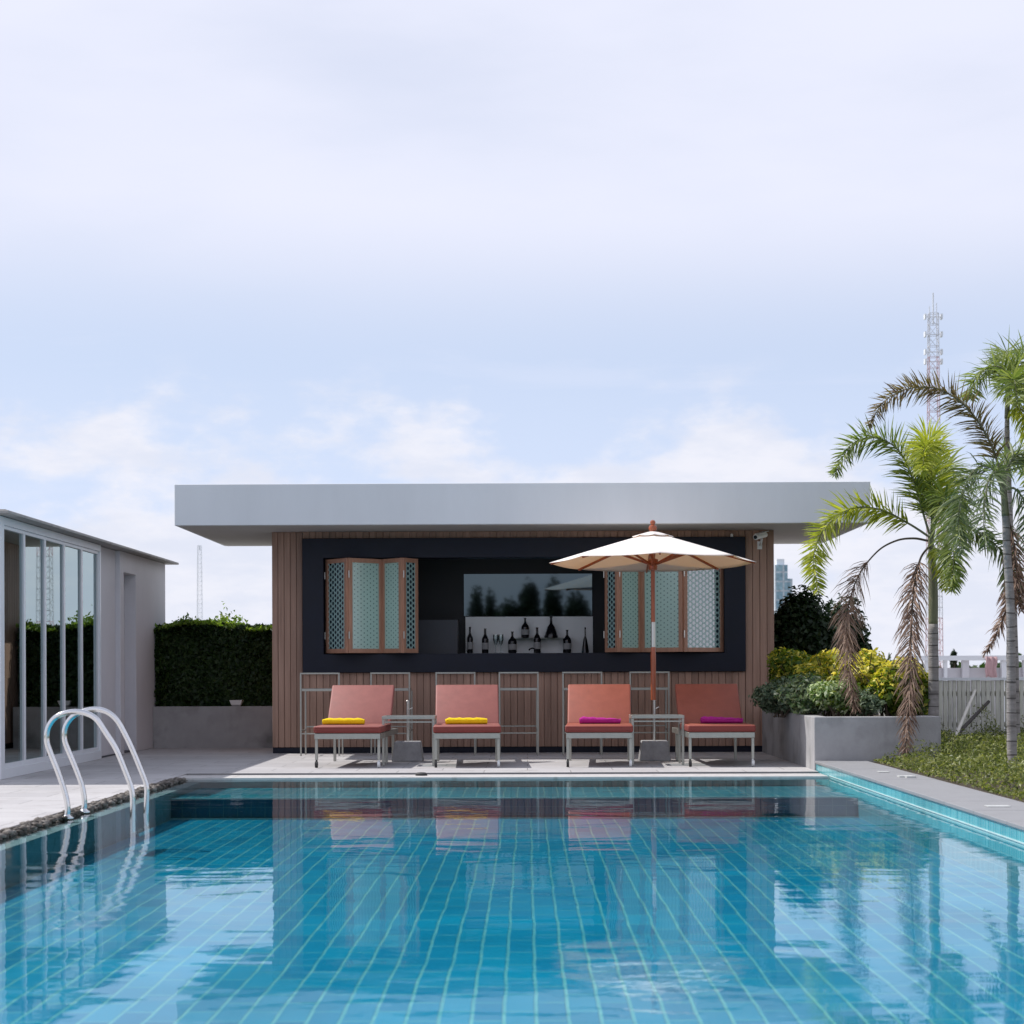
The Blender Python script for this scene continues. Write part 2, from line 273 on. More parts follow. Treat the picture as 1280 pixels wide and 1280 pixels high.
# ------------------------------------------------------------------ mesh helpers
class MB:
    def __init__(s): s.v = []; s.f = []; s.mi = []; s.cur = 0
    def add(s, vs, fs):
        o = len(s.v); s.v.extend([tuple(v) for v in vs]); s.f.extend([tuple(i+o for i in f) for f in fs]); s.mi.extend([s.cur]*len(fs)); return s
    def box(s, x0, x1, y0, y1, z0, z1):
        x0,x1 = min(x0,x1),max(x0,x1); y0,y1 = min(y0,y1),max(y0,y1); z0,z1 = min(z0,z1),max(z0,z1)
        return s.add([(x0,y0,z0),(x1,y0,z0),(x1,y1,z0),(x0,y1,z0),(x0,y0,z1),(x1,y0,z1),(x1,y1,z1),(x0,y1,z1)],
                     [(0,3,2,1),(4,5,6,7),(0,1,5,4),(1,2,6,5),(2,3,7,6),(3,0,4,7)])
    def prism(s, poly, z0, z1):
        n = len(poly)
        return s.add([(x,y,z0) for x,y in poly]+[(x,y,z1) for x,y in poly],
                     [tuple(range(n))[::-1], tuple(range(n,2*n))]+[(i,(i+1)%n,(i+1)%n+n,i+n) for i in range(n)])
    def bar(s, a, b, w, h=None, upv=(0,0,1)):
        a, b = Vector(a), Vector(b); h = h or w; t = (b-a).normalized(); u = Vector(upv)
        if abs(t.dot(u)) > .98: u = Vector((0,1,0))
        r = t.cross(u).normalized()*w/2; q = r.cross(t).normalized()*h/2
        return s.add([a-r-q,a+r-q,a+r+q,a-r+q,b-r-q,b+r-q,b+r+q,b-r+q],[(0,3,2,1),(4,5,6,7),(0,1,5,4),(1,2,6,5),(2,3,7,6),(3,0,4,7)])
    def tube(s, pts, r, n=10, caps=True):
        pts = [Vector(p) for p in pts]; rr = r if hasattr(r,'__len__') else [r]*len(pts)
        u = None; vs = []
        for i, p in enumerate(pts):
            t = (pts[min(i+1,len(pts)-1)]-pts[max(i-1,0)]).normalized()
            if u is None:
                u = t.orthogonal().normalized()
            u = (u - t*u.dot(t)).normalized(); w = t.cross(u)
            for k in range(n):
                a = 2*PI*k/n; vs.append(p+(u*math.cos(a)+w*math.sin(a))*rr[i])
        fs = [(i*n+k, i*n+(k+1)%n, (i+1)*n+(k+1)%n, (i+1)*n+k) for i in range(len(pts)-1) for k in range(n)]
        if caps: fs += [tuple(range(n))[::-1], tuple(range((len(pts)-1)*n, len(pts)*n))]
        return s.add(vs, fs)
    def lathe(s, prof, c=(0,0,0), n=20):
        vs = [(c[0]+max(r,1e-4)*math.cos(2*PI*k/n), c[1]+max(r,1e-4)*math.sin(2*PI*k/n), c[2]+z) for r,z in prof for k in range(n)]
        m = len(prof); fs = [(i*n+k, i*n+(k+1)%n, (i+1)*n+(k+1)%n, (i+1)*n+k) for i in range(m-1) for k in range(n)]
        return s.add(vs, fs+[tuple(range(n))[::-1], tuple(range((m-1)*n, m*n))])
    def build(s, name, m, parent=None, bevel=0, seg=2, smooth=False, origin=None, uv=None):
        me = bpy.data.meshes.new(name)
        off = Vector(origin) if origin is not None else Vector((0,0,0))
        if origin is None:
            p = parent
            while p is not None: off += p.location; p = p.parent
        me.from_pydata([tuple(Vector(v)-off) for v in s.v], [], s.f)
        ms = m if isinstance(m, (list,tuple)) else [m]
        for x in ms: me.materials.append(x)
        if len(ms) > 1: me.polygons.foreach_set('material_index', s.mi)
        me.update()
        b = bmesh.new(); b.from_mesh(me)
        if 1 < len(b.faces) < 6000: bmesh.ops.recalc_face_normals(b, faces=b.faces)
        if bevel: bmesh.ops.bevel(b, geom=b.edges[:], offset=bevel, segments=seg, profile=.5, affect='EDGES', clamp_overlap=True)
        b.to_mesh(me); b.free()
        if uv:
            l = me.uv_layers.new()
            for lp in me.loops:
                co = me.vertices[lp.vertex_index].co+off; l.data[lp.index].uv = uv(co)
        o = bpy.data.objects.new(name, me); COL.objects.link(o)
        if parent: o.parent = parent
        elif origin is not None: o.location = off
        if smooth:
            me.polygons.foreach_set('use_smooth', [True]*len(me.polygons))
            if smooth != 'all':
                try: me.set_sharp_from_angle(angle=math.radians(40))
                except Exception: pass
        return o
def tag(o, label=None, cat=None, group=None, kind=None):
    if label: o['label'] = label
    if cat: o['category'] = cat
    if group: o['group'] = group
    if kind: o['kind'] = kind
    return o
def empty(name, loc, label, cat, group=None):
    o = bpy.data.objects.new(name, None); COL.objects.link(o); o.location = loc; o.empty_display_size = .1
    return tag(o, label, cat, group)
KIDS = {}
def copy_tree(o, parent=None):
    c = o.copy(); COL.objects.link(c); c.parent = parent
    for ch in [x for x in bpy.data.objects if x.parent == o]: copy_tree(ch, c)
    return c
def spline(pts, k=6):
    P = [Vector(p) for p in pts]; P = [P[0]*2-P[1]]+P+[P[-1]*2-P[-2]]; r = []
    for i in range(1, len(P)-2):
        a,b,c,d = P[i-1],P[i],P[i+1],P[i+2]
        for j in range(k):
            t = j/k
            r.append(.5*((2*b)+(c-a)*t+(2*a-5*b+4*c-d)*t*t+(3*b-a-3*c+d)*t**3))
    r.append(P[-2]); return r

# leaf clouds ----------------------------------------------------
def leafmesh(pts, nrm, size, aspect=.5, jitter=.5, rs=None):
    "one folded four-cornered leaf per point; returns verts, faces"
    n = len(pts); g = rs or rng
    nrm = nrm + g.normal(0, jitter, (n,3)); nrm /= np.linalg.norm(nrm, axis=1, keepdims=True)+1e-9
    t = np.cross(nrm, g.normal(0,1,(n,3))); t /= np.linalg.norm(t, axis=1, keepdims=True)+1e-9
    b = np.cross(nrm, t)
    L = (size*g.uniform(.6,1.25,n))[:,None]; W = L*aspect
    base = pts - t*L*.5; tip = pts + t*L*.5 - nrm*L*.18
    l = pts + b*W*.5 + nrm*L*.08; r = pts - b*W*.5 + nrm*L*.08
    v = np.stack([base, l, tip, r], 1).reshape(-1,3)
    f = np.arange(n*4).reshape(n,4)
    return v, f
def meshobj(name, v, f, m, parent=None, mi=None, origin=None):
    me = bpy.data.meshes.new(name)
    off = np.array(origin if origin is not None else (0,0,0), float)
    p = parent
    while p is not None: off = off+np.array(p.location); p = p.parent
    v = v-off
    nf, k = f.shape
    me.vertices.add(len(v)); me.vertices.foreach_set('co', v.astype(np.float32).ravel())
    me.loops.add(nf*k); me.loops.foreach_set('vertex_index', f.astype(np.int32).ravel())
    me.polygons.add(nf); me.polygons.foreach_set('loop_start', np.arange(0,nf*k,k,dtype=np.int32))
    ms = m if isinstance(m,(list,tuple)) else [m]
    for x in ms: me.materials.append(x)
    if mi is not None: me.polygons.foreach_set('material_index', mi.astype(np.int32))
    me.update(calc_edges=True); me.validate()
    o = bpy.data.objects.new(name, me); COL.objects.link(o)
    if parent: o.parent = parent
    elif origin is not None: o.location = origin
    return o
def blob_points(c, r, n, lumps=9, fill=.35):
    "points over a lumpy crown: several overlapping ellipsoid clumps"
    c = np.array(c); r = np.array(r); P = []; Nn = []
    for k in range(lumps):
        d = rng.normal(0,1,3); d /= np.linalg.norm(d); cc = c + d*r*rng.uniform(.2,.62); rr = r*rng.uniform(.38,.62)
        m = n//lumps; q = rng.normal(0,1,(m,3)); q /= np.linalg.norm(q,axis=1,keepdims=True)
        rad = 1-fill*rng.random(m)**2+rng.normal(0,.07,m)
        P.append(cc+q*rr*rad[:,None]); Nn.append(q)
    return np.concatenate(P), np.concatenate(Nn)

# ------------------------------------------------------------------ world, sun, camera
SUN = Vector((-.75,.25,1)).normalized()
w = bpy.data.worlds.new('World'); S.world = w; w.use_nodes = True
nt = w.node_tree; N = nt.nodes; L = nt.links; N.clear()
wo = N.new('ShaderNodeOutputWorld'); bg = N.new('ShaderNodeBackground'); L.new(bg.outputs[0], wo.inputs[0]); bg.inputs['Strength'].default_value = .1
sky = N.new('ShaderNodeTexSky'); sky.sky_type = 'NISHITA'; sky.sun_disc = False
sky.sun_elevation = math.asin(SUN.z); sky.sun_rotation = math.atan2(SUN.x, SUN.y) % (2*PI); sky.air_density = 1; sky.dust_density = 1.5; sky.ozone_density = 2
tc = N.new('ShaderNodeTexCoord'); se = N.new('ShaderNodeSeparateXYZ'); L.new(tc.outputs['Generated'], se.inputs[0])
def wm(op, a, b=None, c=None):
    n = N.new('ShaderNodeMath'); n.operation = op
    for i, x in enumerate((a,b,c)):
        if x is None: continue
        if isinstance(x,(int,float)): n.inputs[i].default_value = x
        else: L.new(x, n.inputs[i])
    return n.outputs[0]
def wr(x, a, b, c=0, d=1, smooth=True):
    n = N.new('ShaderNodeMapRange'); n.interpolation_type = 'SMOOTHSTEP' if smooth else 'LINEAR'
    L.new(x, n.inputs[0])
    for k, v in zip(('From Min','From Max','To Min','To Max'), (a,b,c,d)): n.inputs[k].default_value = v
    return n.outputs[0]
def wn(scale, sx, sy, sz, detail=8, rough=.55, off=(0,0,0), dist=0):
    mp = N.new('ShaderNodeMapping'); mp.inputs['Scale'].default_value = (sx,sy,sz); mp.inputs['Location'].default_value = off; L.new(tc.outputs['Generated'], mp.inputs[0])
    n = N.new('ShaderNodeTexNoise'); n.inputs['Scale'].default_value = scale; n.inputs['Detail'].default_value = detail; n.inputs['Roughness'].default_value = rough
    n.inputs['Distortion'].default_value = dist
    L.new(mp.outputs[0], n.inputs['Vector']); return n.outputs['Fac']
z = se.outputs[2]
veil = wm('MULTIPLY', wr(z, .15, .24, .10, 1), wr(wn(3.2, 1, 1, 3.5, 6, .5, (3,1,2)), .25, .62, .72, 1))
# high blue opens again overhead
veil = wm('MULTIPLY', veil, wr(z, .45, .95, 1, .45))
thin = wr(wn(5, 1, 1, 7, 7, .6, (1,4,0), .4), .42, .75, 0, .28)
cum_n = wn(11, 1, 1, 2.0, 9, .56, (.75,.1,.12))
thr = wr(z, .02, .138, -.17, .15, False)
cum = wr(wm('SUBTRACT', cum_n, thr), .345, .51)
cum = wm('MULTIPLY', cum, wr(z, .135, .165, 1, 0))
def wmix(f, a, b):
    n = N.new('ShaderNodeMixRGB'); L.new(f, n.inputs[0])
    for i, x in ((1,a),(2,b)):
        if isinstance(x, tuple): n.inputs[i].default_value = x+(1,)
        else: L.new(x, n.inputs[i])
    return n.outputs[0]
lift = wmix(wr(z, 0, .4, .9, .25), sky.outputs[0], (6.5,7.5,9.9))
c = wmix(wm('MAXIMUM', veil, thin), lift, (7.7,7.95,9.3))
shade = wr(wn(16, 1, 1, 3, 6, .6, (.3,.7,.09)), .35, .65)
cc = wmix(shade, (7.1,7.45,8.6), (8.1,8.2,9.0))
c = wmix(cum, c, cc)
L.new(c, bg.inputs['Color'])

sd = bpy.data.lights.new('sun', 'SUN'); sd.energy = 3.9; sd.angle = math.radians(.5); sd.color = (1,.965,.92)
so = bpy.data.objects.new('sun', sd); COL.objects.link(so); so.rotation_euler = SUN.to_track_quat('Z','Y').to_euler(); so.location = (-10,10,30)

cd = bpy.data.cameras.new('camera'); co = bpy.data.objects.new('camera', cd); COL.objects.link(co); S.camera = co
cd.sensor_width = 36; cd.sensor_fit = 'HORIZONTAL'; cd.lens = F/1280*36; cd.shift_x = 0; cd.shift_y = (HY-640)/1280
cd.clip_start = .1; cd.clip_end = 6000
r2 = (RT-UP*ROLL).normalized(); u2 = (UP+RT*ROLL).normalized(); b2 = r2.cross(u2)
mw = Matrix((r2, u2, b2)).transposed().to_4x4(); mw.translation = (0,0,H); co.matrix_world = mw
cd.dof.use_dof = True; cd.dof.focus_distance = 22; cd.dof.aperture_fstop = 4.5
S.view_settings.view_transform = 'Standard'; S.view_settings.look = 'None'; S.view_settings.exposure = .13; S.view_settings.gamma = 1
S.cycles.max_bounces = 8; S.cycles.transparent_max_bounces = 12; S.cycles.caustics_reflective = False; S.cycles.caustics_refractive = False
S.cycles.sample_clamp_indirect = 6

# ------------------------------------------------------------------ setting: ground, deck, pool
WZ = -.03; FZ = -.30; SZ = -.11
XL, XLI, XR, YF, YS, YN = -3.39, -3.25, 3.0, 19.1, 17.5, -1.5
b = MB(); b.add([(-3000,-3000,-.9),(3000,-3000,-.9),(3000,5000,-.9),(-3000,5000,-.9)], [(0,1,2,3)]); tag(b.build('ground', M['ground']), kind='structure')
b = MB(); b.box(-14,-3.51,-6,34,-.5,0); b.box(-3.51,2.99,19.74,34,-.5,0); b.box(2.99,11,24.9,34,-.5,-.002)
tag(b.build('deck', M['deck'], origin=(-3.6,19.74,0)), kind='structure')
b = MB(); b.box(-3.60,2.99,YF-.001,19.62,-.2,-.012); tag(b.build('deck_edge', M['deckedge']), kind='structure')
b = MB(); b.box(-3.60,2.99,19.622,19.738,-.3,-.06); tag(b.build('overflow_channel', M['dark']), kind='structure')
b = MB(); b.box(-3.51,XL,-6,YF-.003,-.4,-.045); tag(b.build('overflow_gutter', M['soil']), kind='structure')
# basin: floor, shelf, ledge and walls
b = MB(); b.box(XLI,XR,YN,YS,-.5,FZ); tag(b.build('pool_floor', M['pooltile'], origin=(.03,0,0)), kind='structure')
b = MB(); b.box(XLI,XR,YS+.002,YF-.004,-.5,SZ); tag(b.build('pool_shelf', [M['shelftile']], origin=(.03,0,0)), kind='structure')
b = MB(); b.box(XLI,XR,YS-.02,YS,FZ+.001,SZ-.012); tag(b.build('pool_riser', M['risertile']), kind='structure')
b = MB(); b.box(XLI,XR-.001,YS-.025,YS+.02,SZ-.010,SZ+.003); b.box(XLI,XR-.001,YS-.075,YS-.022,FZ+.001,FZ+.012); tag(b.build('shelf_nosing', M['shelfline']), kind='structure')
b = MB(); b.box(XL,XLI-.002,-6,YF-.004,-.5,-.052); tag(b.build('pool_ledge', M['deckedge']), kind='structure')
b = MB(); b.box(XR+.002,XR+.10,YN,19.99,-.5,.070); b.box(XLI,XR,YN-.1,YN-.002,-.5,.0); tag(b.build('pool_wall', M['mosaic'], origin=(0,0,-.024)), kind='structure')
b = MB(); b.box(XR-.004,XR+.0015,YN,19.1,-.012,-.004); tag(b.build('pool_trim', M['shelfline']), kind='structure')
b = MB(); b.add([(XL,-6,WZ),(XR,-6,WZ),(XR,YF,WZ),(XL,YF,WZ)], [(0,1,2,3)]); tag(b.build('water', M['water']), kind='structure')
b = MB()
yy = YN
while yy < 19.97:
    y1 = min(yy+.9, 19.985); b.box(XR-.012,3.52,yy+.003,y1-.002,.072,.10+random.uniform(-.001,.001)); yy += .9
tag(b.build('pool_coping', M['coping'], bevel=.004, seg=1), kind='structure')
b = MB(); b.prism([(3.525,YN),(12,YN),(12,24.95),(4.36,24.95),(4.36,19.99),(3.525,19.99)], -.5, .085); tag(b.build('soil_bed', M['soil']), kind='structure')
# pebbles in the gutter
V = []; Fc = []
ico = bmesh.new(); bmesh.ops.create_icosphere(ico, subdivisions=1, radius=1); iv = np.array([v.co for v in ico.verts]); ifc = np.array([[v.index for v in f.verts] for f in ico.faces]); ico.free()
def pebbles(n, x0, x1, y0, y1, z0, s0, s1):
    for i in range(n):
        s = rng.uniform(s0,s1)*np.array([1,rng.uniform(.7,1.3),rng.uniform(.45,.75)])
        a = rng.uniform(0,PI); R = np.array([[math.cos(a),-math.sin(a),0],[math.sin(a),math.cos(a),0],[0,0,1]])
        p = np.array([rng.uniform(x0,x1), rng.uniform(y0,y1), z0+rng.uniform(0,.03)])
        Fc.append(ifc+len(V)*len(iv)); V.append((iv*s*(1+rng.normal(0,.08,iv.shape)))@R.T+p)
pebbles(1900, -3.50, -3.40, 8, 19.05, -.035, .016, .036)
pebbles(30, -3.47, -3.36, 8, 19.05, -.035, .016, .03)
tag(meshobj('gutter_pebbles', np.concatenate(V), np.concatenate(Fc), M['pebble']), 'brown and grey pebbles filling the gutter along the left pool edge', 'pebbles', kind='stuff')

# small flush things on the edges
for px, py, wd, lb in ((1132,973,.13,'bent white scrap lying on the grey coping near the planter'),(1247,1010,.16,'pale strip lying flat on the coping in front of the right palm'),(1104,966.5,.1,'faint pale strip on the coping closest to the planter')):
    p = at(px,py,2400*.95/(py-838)); b = MB(); hgt = .012 if 'scrap' in lb else .004
    b.box(p.x-wd/2,p.x+wd/2,p.y-.06,p.y+.06,.1015,.1015+hgt)
    if hgt > .01: b.box(p.x-.02,p.x+.06,p.y-.16,p.y-.07,.1015,.118)
    tag(b.build('marker_strip', M['grip'], origin=(p.x,p.y,.1)), lb, 'marker')
p = at(527,966,19.5); b = MB(); b.lathe([(.0,0),(.06,0),(.06,.018),(.045,.03),(0,.034)], (p.x,19.45,-.012))
tag(b.build('drain_cap', M['blackplastic'], origin=(p.x,19.45,-.012), smooth=True), 'small black cap standing on the far pool edge before the second lounger', 'cap')

# ------------------------------------------------------------------ bar pavilion
YW = 24.5
X0 = at(340,800,YW).x; X1 = at(968,800,YW).x
fx0, fx1 = at(378,760,YW-.06).x, at(932,760,YW-.06).x
ix0, ix1 = at(405,760,YW).x, at(905,760,YW).x
zt = at(655,672,YW-.06).z; zb = at(655,840,YW-.06).z; izt = at(655,697,YW).z; izb = at(655,817,YW).z
RY0, RY1 = 23.42, 27.3
RX0, RX1 = at(218,630,RY0).x, at(1088,630,RY0).x
RZ0 = at(655,655.2,RY0).z; RZ1 = at(655,603.5,RY0).z
bar = empty('pool_bar', (0,YW,0), 'low timber pool bar with white flat roof and open navy serving hatch', 'pool bar')
def boards(x0, x1, z0, z1, y0=YW, bw=.086, gap=.006, d=.022):
    b = MB(); n = max(1, round((x1-x0)/bw)); bw = (x1-x0)/n
    for i in range(n): b.box(x0+i*bw+gap/2, x0+(i+1)*bw-gap/2, y0, y0+d, z0, z1)
    b.box(x0, x1, y0+d+.001, y0+d+.02, z0, z1)
    return b
KZ = .055*1.4
boards(X0, fx0-.004, KZ, RZ0-.006).build('timber_wall', M['timber'], bar, bevel=.003, seg=1)
boards(fx1+.004, X1, KZ, RZ0-.006).build('timber_wall', M['timber'], bar, bevel=.003, seg=1)
boards(fx0-.002, fx1+.002, KZ, zb-.002).build('timber_wall', M['timber'], bar, bevel=.003, seg=1)
boards(fx0-.002, fx1+.002, zt+.002, RZ0-.006).build('timber_wall', M['timber'], bar, bevel=.003, seg=1)
b = MB(); b.box(X0+.005,X1-.005,YW-.004+.02,YW+.05,0.001,KZ-.002); b.build('kickboard', M['navy'], bar)
# side walls and back
for xs in (X0, X1-.022):
    b = MB()
    for i in range(22):
        y = YW+.046+i*.118; b.box(xs,xs+.022,y,y+.11,KZ,RZ0-.006)
    b.build('timber_wall', M['timber'], bar, bevel=.003, seg=1)
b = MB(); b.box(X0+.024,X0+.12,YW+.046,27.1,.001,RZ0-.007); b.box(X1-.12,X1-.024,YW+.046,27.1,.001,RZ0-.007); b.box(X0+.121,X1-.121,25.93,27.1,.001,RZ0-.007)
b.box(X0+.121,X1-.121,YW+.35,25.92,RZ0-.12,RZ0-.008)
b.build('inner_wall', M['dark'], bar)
# navy surround
b = MB(); yA, yB = YW-.06, YW+.28
oo = [(fx0,zb),(fx1,zb),(fx1,zt),(fx0,zt)]; ii = [(ix0,izb),(ix1,izb),(ix1,izt),(ix0,izt)]
vs = [(x,y,z) for y in (yA,yB) for loop in (oo,ii) for x,z in loop]; fs = []
for i in range(4):
    j = (i+1)%4; fs += [(i,j,4+j,4+i),(8+i,12+i,12+j,8+j),(i,8+i,8+j,j),(4+i,4+j,12+j,12+i)]
b.add(vs, fs)
b.build('hatch_surround', M['navy'], bar, bevel=.004, seg=1)
# behind the hatch
YB = 25.9
def rect(b, xa, ya, xb, yb, Y, d=.02):
    p, q = at(xa,yb,Y), at(xb,ya,Y); b.box(p.x,q.x,Y,Y+d,p.z,q.z); return b
rect(MB(), 582, 770.5, 741, 822, YB).build('splashback', M['splash'], bar)
rect(MB(), 580, 717, 740, 770, YB-.004, .024).build('back_mirror', M['mirror'], bar)
p, q = at(505,822,25.4), at(572,775,25.4)
b = MB(); b.box(p.x-1.5,q.x,25.3,25.92,.01,q.z); b.build('side_cabinet', M['greywall'], bar)
cz = at(655,816.5,25.65).z
b = MB(); b.box(at(575,816,25.65).x, at(760,816,25.65).x, 25.45,25.89,.01,cz); b.build('back_counter', M['greywall'], bar)
sz = at(655,797.4,25.75).z
b = MB(); b.box(at(640,816,25.75).x, at(712,816,25.75).x, 25.65,25.885,sz-.008,sz-.001); b.build('bottle_shelf', M['clearglass'], bar)
# roof
b = MB(); b.box(RX0,RX1,RY0,RY1,RZ0,RZ1); roof = b.build('roof', M['white_paint'], bar, bevel=.006, seg=1)
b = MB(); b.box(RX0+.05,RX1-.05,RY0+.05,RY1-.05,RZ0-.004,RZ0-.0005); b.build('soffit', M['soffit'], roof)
# folding shutters
szt, szb = izt-.015, izb+.012
def shutter(a, b_, sm_):
    (pa, da), (pb, db) = a, b_
    A = at(pa,760,YW+da); B = at(pb,760,YW+db); A.z = B.z = 0
    t = (B-A).normalized(); n = Vector((t.y,-t.x,0))
    w_ = (B-A).length; fw = .055; th = .034
    def bx(mb, u0,u1,z0,z1,d0,d1):
        P = [A+t*u+n*d for u in (u0,u1) for d in (d0,d1)]
        mb.prism([(P[0].x,P[0].y),(P[2].x,P[2].y),(P[3].x,P[3].y),(P[1].x,P[1].y)], z0, z1)
    f = MB(); g = .006
    bx(f,g,g+fw,szb,szt,-th/2,th/2); bx(f,w_-g-fw,w_-g,szb,szt,-th/2,th/2)
    bx(f,g+fw,w_-g-fw,szb,szb+fw,-th/2,th/2); bx(f,g+fw,w_-g-fw,szt-fw,szt,-th/2,th/2)
    fo = f.build('shutter', M['shutterwood'], bar, bevel=.003, seg=1)
    s = MB(); bx(s,g+fw-.005,w_-g-fw+.005,szb+fw-.005,szt-fw+.005,-.005,.005)
    s.build('screen', M[sm_], fo, uv=lambda c: ((Vector((c.x,c.y,0))-A).dot(t), c.z))
    for hz in (szb+.18, szt-.25):
        h = MB(); P = A+n*(th/2+.006); h.tube([(P.x,P.y,hz),(P.x,P.y,hz+.09)], .008, 8); h.build('hinge', M['steel'], fo)
lp = [(408,.06),(435,-.36),(478,.0),(503,-.34),(522,-.06)]
rp = [(757,-.06),(773,-.36),(801,.0),(854,-.36),(904,.06)]
for P in (lp, rp):
    for i in range(4): shutter(P[i], P[i+1], 'screen' if i in (0,3) else 'mintscreen')

# ------------------------------------------------------------------ bottles and glasses
def bottle(px, Y, z, hpx, wpx, kind, lb, m):
    sc = 2400/Y; h = hpx/sc; r = wpx/sc/2; p = at(px,800,Y)
    if kind == 'slim': pr = [(0,0),(r*.95,0),(r,.01),(r,h*.55),(r*.85,h*.62),(r*.4,h*.74),(r*.33,h*.8),(r*.33,h*.97),(r*.4,h*.975),(r*.4,h),(0,h)]
    elif kind == 'round': pr = [(0,0),(r*.9,0),(r,.015),(r,h*.5),(r*.9,h*.6),(r*.5,h*.7),(r*.25,h*.78),(r*.25,h*.95),(r*.33,h*.955),(r*.33,h),(0,h)]
    else: pr = [(0,0),(r,0),(r*1.0,.02),(r*.8,h*.25),(r*.55,h*.5),(r*.2,h*.66),(r*.16,h*.92),(r*.22,h*.93),(r*.22,h),(0,h)]
    b = MB(); b.lathe(pr, (p.x,Y,z), 18)
    o = b.build('bottle', m, origin=(p.x,Y,z), smooth=True); tag(o, lb, 'bottle', 'dark bottles behind the bar hatch')
    b = MB(); b.lathe([(r*1.012,h*.16),(r*1.012,h*.42)] if kind != 'flared' else [(r*.90,h*.13),(r*.72,h*.33)], (p.x,Y,z), 18)
    b.build('label_band', M['planter'], o, smooth=True)
bl = [(587.5,33,7.5,'slim','slim dark bottle at the far left end of the back counter',25.67),
      (606.5,31,8.5,'slim','dark bottle second from the left end of the back counter',25.67),
      (640.5,27,11,'round','stout round-shouldered dark bottle below the small upright glasses',25.65),
      (671.5,32,9,'slim','dark bottle standing beside the curved tap',25.65),
      (709,29,10.5,'round','broad dark bottle between the flared decanter and the last bottle',25.65),
      (731.5,32,9,'flared','tapering dark bottle at the right end of the back counter',25.67)]
for px,h_,w_,k,lb,Y in bl: bottle(px,Y,cz+.001,h_,w_,k,lb,M['black'])
bottle(656.5,25.77,sz,25,10,'round','black bottle on the glass shelf under the mirror',M['black'])
bottle(689,25.77,sz,27,17,'flared','wide flared black decanter on the glass shelf under the mirror',M['black'])
for px, lb in ((619.5,'left one of two small stemmed glasses between the bottles'),(626,'right one of two small stemmed glasses between the bottles')):
    p = at(px,800,25.7); b = MB(); b.lathe([(0,0),(.03,0),(.03,.004),(.005,.012),(.005,.10),(.022,.13),(.036,.18),(.034,.25),(.031,.25),(.032,.18),(.018,.14),(0,.125)], (p.x,25.7,cz+.001), 16)
    tag(b.build('wine_glass', M['clearglass'], origin=(p.x,25.7,cz+.001), smooth=True), lb, 'wine glass', 'stemmed glasses on the back counter')
p = at(669,800,25.55); b = MB(); b.tube(spline([(p.x,25.53,cz+.001),(p.x,25.53,cz+.045),(p.x-.03,25.53,cz+.065),(p.x-.07,25.53,cz+.055),(p.x-.085,25.53,cz+.035)],4), .009, 8)
b.lathe([(0,0),(.02,0),(.02,.01),(0,.012)], (p.x,25.53,cz+.001)); tag(b.build('tap', M['black'], origin=(p.x,25.53,cz), smooth=True), 'curved black tap on the back counter among the bottles', 'tap')

# ------------------------------------------------------------------ security camera and hook
p = at(948,672,YW-.12)
cam = empty('security_camera', (p.x,YW,p.z), 'white security camera on the right timber pier below the roof', 'camera')
b = MB(); b.tube([(p.x-.055,YW-.28,p.z-.005),(p.x+.09,YW-.09,p.z+.04)], .036, 16); b.build('body', M['whiteplastic'], cam, smooth=True)
b = MB(); b.tube([(p.x-.061,YW-.288,p.z-.007),(p.x-.052,YW-.276,p.z-.004)], .024, 14); b.build('lens', M['black'], cam, smooth=True)
b = MB(); b.tube(spline([(p.x+.04,YW-.15,p.z-.015),(p.x+.035,YW-.12,p.z-.06),(p.x+.03,YW-.05,p.z-.085),(p.x+.03,YW-.012,p.z-.09)],4), .014, 10); b.box(p.x,p.x+.06,YW-.012,YW-.001,p.z-.14,p.z-.04); b.build('bracket', M['whiteplastic'], cam, smooth=True)
b = MB(); b.bar((p.x-.03,YW-.275,p.z+.036),(p.x+.10,YW-.10,p.z+.082),.085,.008); b.build('sun_hood', M['whiteplastic'], cam)
p = at(915,669.5,YW-.05); b = MB(); b.lathe([(0,0),(.015,0),(.018,.01),(.018,.05),(0,.06)], (p.x,YW-.03,p.z-.03), 12)
tag(b.build('small_sensor', M['whiteplastic'], origin=(p.x,YW-.03,p.z), smooth=True), 'tiny white sensor at the top right of the navy surround', 'sensor')

# ------------------------------------------------------------------ bar stools
def make_stool():
    r = empty('bar_stool', (0,0,0), 'metal bar stool', 'bar stool', 'metal bar stools along the bar front')
    W, D, t = .475, .40, .02
    for sx in (-1,1):
        b = MB(); b.bar((sx*W/2,0,0),(sx*W/2,0,1.01),t,t,(0,1,0)); b.build('back_leg', M['pale_metal'], r, bevel=.002, seg=1)
        b = MB(); b.bar((sx*(W/2-.005),D,0),(sx*(W/2-.005),D,.80),t,t,(0,1,0)); b.build('front_leg', M['pale_metal'], r, bevel=.002, seg=1)
    b = MB(); b.bar((-W/2-t/2,0,1.02),(W/2+t/2,0,1.02),t,t); b.build('back_rail', M['pale_metal'], r, bevel=.002, seg=1)
    b = MB(); b.box(-W/2+t/2,W/2-t/2,-.008,D-.012,.80,.832); b.build('seat', M['pale_metal'], r, bevel=.004)
    b = MB(); b.bar((-W/2+t/2,0,.275),(W/2-t/2,0,.275),t*.8); b.bar((-W/2+t/2,D,.35),(W/2-t/2,D,.35),t*.8)
    for sx in (-1,1): b.bar((sx*W/2,t/2,.31),(sx*W/2,D-t/2,.31),t*.8)
    b.build('footrest', M['pale_metal'], r, bevel=.002, seg=1)
    return r
stool_lb = ['bar stool nearest the left pier, behind the far left lounger','bar stool behind the right shoulder of the far left lounger','bar stool straight behind the second lounger with a yellow towel',
  'bar stool standing free between the two middle loungers, its legs fully visible','bar stool behind the lounger left of the parasol','bar stool behind the red parasol pole']
